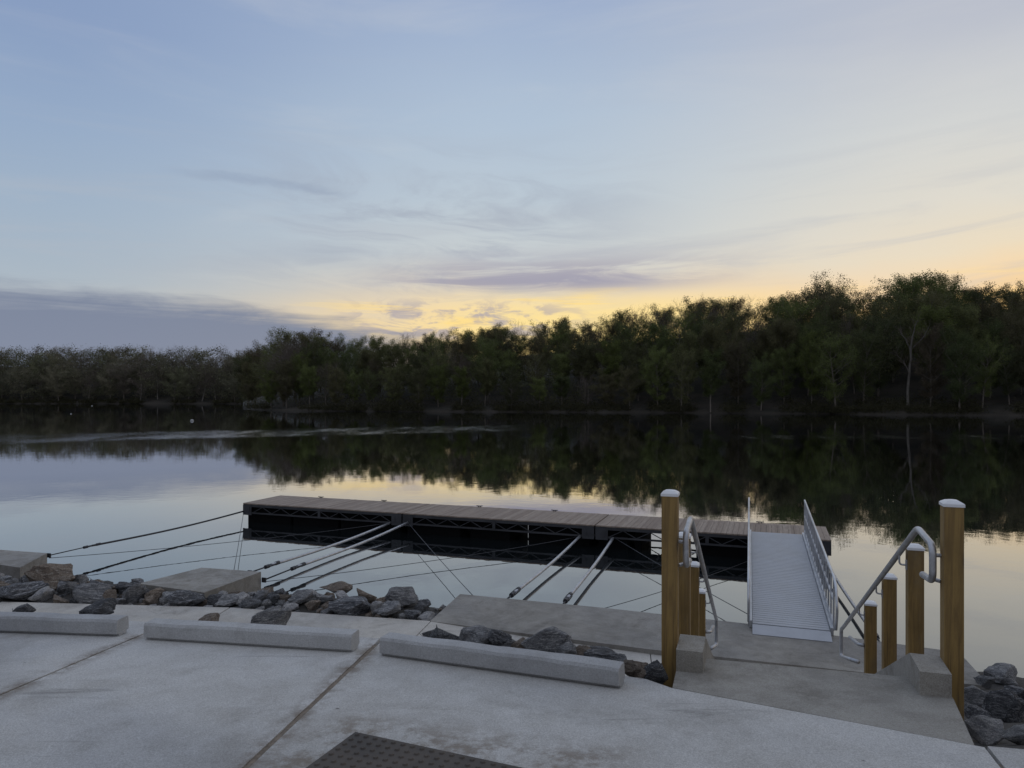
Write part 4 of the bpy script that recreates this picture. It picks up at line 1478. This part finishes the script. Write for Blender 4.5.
def forked_tree():
    wd, cr = bmesh.new(), bmesh.new()
    rnd = random.Random(44)

    def stem(a, b, r0, r1, bend, tgt, n=7):
        a, b = Vector(a), Vector(b)
        sd = (b - a).cross(Vector((0, 1, 0))).normalized() * bend
        pts = [a.lerp(b, i / n) + sd * math.sin(math.pi * i / n) + Vector((rnd.gauss(0, .05), rnd.gauss(0, .05), 0)) for i in range(n + 1)]
        add_tube(tgt, pts, r0, 7, False, r1)
        return pts
    stem((0, 0, -.6), (.5, 0, 10.5), .27, .18, .25, wd)
    arms = [stem((.5, 0, 10.4), (-1.4, .4, 16.5), .16, .06, -.5, wd), stem((.5, 0, 10.4), (1.5, -.3, 18.5), .20, .06, .3, wd), stem((.9, 0, 13.0), (3.4, .3, 17.4), .11, .04, -.3, wd),
            stem((.2, 0, 7.5), (-1.9, -.5, 11.6), .09, .03, -.3, wd)]
    for pts in arms:
        for k in range(16):
            i = rnd.randint(2, len(pts) - 1)
            d = Vector((rnd.gauss(0, .8), rnd.gauss(0, .8), rnd.uniform(.2, 1.2))).normalized()
            L = rnd.uniform(.8, 2.2)
            tw = [pts[i], pts[i] + d * L * .5 + Vector((0, 0, .05)), pts[i] + d * L + Vector((rnd.gauss(0, .15), 0, .25))]
            add_tube(cr, tw, .03, 3, False, .012)
            for _ in range(3):
                e = (d + Vector((rnd.gauss(0, .6), rnd.gauss(0, .6), rnd.gauss(.3, .3)))).normalized()
                add_tube(cr, [tw[1], tw[1] + e * L * .45], .014, 3, False, .008)
    a, b = bpy.data.meshes.new('trunk'), bpy.data.meshes.new('crown')
    top = max(v.co.z for v in cr.verts)
    wd.to_mesh(a)
    cr.to_mesh(b)
    a.materials.append(M['bark_pale'])
    b.materials.append(M['twig'])
    return a, b, top


P_tall = forked_tree()
P_tall[0].materials[0] = bark_mat('weathered_pale_bark', (0.155, 0.14, 0.12), (0.095, 0.083, 0.07))
# the trees one can single out
for px, s, ytop, pr, lb, wide in ((825, 40, 270, P_open[0], 'tall tree whose broad round crown stands above the right treeline', 1.35),
                                  (920, 42, 268, P_open[1], 'tallest round crowned tree on the skyline right of the pale forked tree', 1.2),
                                  (284, 14, 331, P_bare[0], 'bare twiggy tree at the tip of the wooded point', 1.2),
                                  (698, 40, 294, P_bare[1], 'bare treetop against the yellow sky over the middle of the wood', 1.2),
                                  (908, 4.0, 312, P_tall, 'tall pale-trunked forked tree at the shore in front of the dark right wood', 1.15)):
    p = land(shoreB, hillB, px, s)
    tree(p, top_height(px, p.y, profB, p.z, ytop - at(profB, px)), pr, lb, None, wide)
print('trees', count, 'rocks', len(placed))

# the rest of the wood, behind and between the trees one can count: a single mass of crowns on the hillside
bm = bmesh.new()
wr = random.Random(77)


def crown_mass(p, h, rad, nq, sz, f0=.12):
    """uneven crown from several leaf clumps between the ground at p and height h."""
    for _ in range(9):
        f = wr.uniform(f0, 1.0)
        rr_ = rad * (1.0 - .55 * f * f)
        a = wr.uniform(0, 6.28)
        q = rr_ * math.sqrt(wr.random())
        c = p + Vector((math.cos(a) * q, math.sin(a) * q, h * f * .93))
        g = rad * wr.uniform(.28, .5)
        for _ in range(nq // 9):
            v = Vector((wr.gauss(0, g), wr.gauss(0, g), wr.gauss(0, g * .62)))
            if v.length > 2.1 * g: continue
            k = sz * wr.uniform(.5, 1.15)
            u = Vector((wr.gauss(0, 1), wr.gauss(0, 1), wr.gauss(0, 1))).normalized()
            m = u.orthogonal().normalized()
            w = u.cross(m)
            o = c + v
            bm.faces.new([bm.verts.new(o + m * k * 1.3), bm.verts.new(o + w * k * .7), bm.verts.new(o - m * k * 1.3), bm.verts.new(o - w * k * .7)])


for s, dy, step in ((9, 40, 6.0), (20, 24, 5.5), (32, 13, 5.0), (45, 6, 4.6)):
    px = 250.0
    while px < 1330:
        p = land(shoreB, hillB, px, s + wr.uniform(-4, 4))
        h = top_height(px, p.y, profB, p.z, dy * (.75 if px < 500 else 1) + wr.uniform(5, 15))
        crown_mass(p, max(4, min(h, 27)), 4.2, 1250, .145, (.42 if s < 25 else .2) if px > 600 else .12)
        px += step * F / p.y * wr.uniform(.75, 1.25) * (1 if px < 1040 else 1.8)
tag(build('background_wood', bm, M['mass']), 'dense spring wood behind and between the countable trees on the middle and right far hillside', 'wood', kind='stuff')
bm = bmesh.new()
for s, dy, step in ((9, 20, 7.5), (20, 12, 6.5), (34, 5, 6), (48, 0, 5.5)):
    px = -140.0
    while px < 290:
        p = land(shoreA, hillA, px, s + wr.uniform(-4, 4))
        h = top_height(px, p.y, profA, p.z, dy + wr.uniform(3, 9))
        crown_mass(p, max(6, min(h, 25)), 6.0, 1250, .33)
        px += step * F / p.y * wr.uniform(.75, 1.25)
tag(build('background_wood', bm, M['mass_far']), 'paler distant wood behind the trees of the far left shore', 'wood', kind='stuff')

# undergrowth along the far waterline: one mass of twiggy shrubs
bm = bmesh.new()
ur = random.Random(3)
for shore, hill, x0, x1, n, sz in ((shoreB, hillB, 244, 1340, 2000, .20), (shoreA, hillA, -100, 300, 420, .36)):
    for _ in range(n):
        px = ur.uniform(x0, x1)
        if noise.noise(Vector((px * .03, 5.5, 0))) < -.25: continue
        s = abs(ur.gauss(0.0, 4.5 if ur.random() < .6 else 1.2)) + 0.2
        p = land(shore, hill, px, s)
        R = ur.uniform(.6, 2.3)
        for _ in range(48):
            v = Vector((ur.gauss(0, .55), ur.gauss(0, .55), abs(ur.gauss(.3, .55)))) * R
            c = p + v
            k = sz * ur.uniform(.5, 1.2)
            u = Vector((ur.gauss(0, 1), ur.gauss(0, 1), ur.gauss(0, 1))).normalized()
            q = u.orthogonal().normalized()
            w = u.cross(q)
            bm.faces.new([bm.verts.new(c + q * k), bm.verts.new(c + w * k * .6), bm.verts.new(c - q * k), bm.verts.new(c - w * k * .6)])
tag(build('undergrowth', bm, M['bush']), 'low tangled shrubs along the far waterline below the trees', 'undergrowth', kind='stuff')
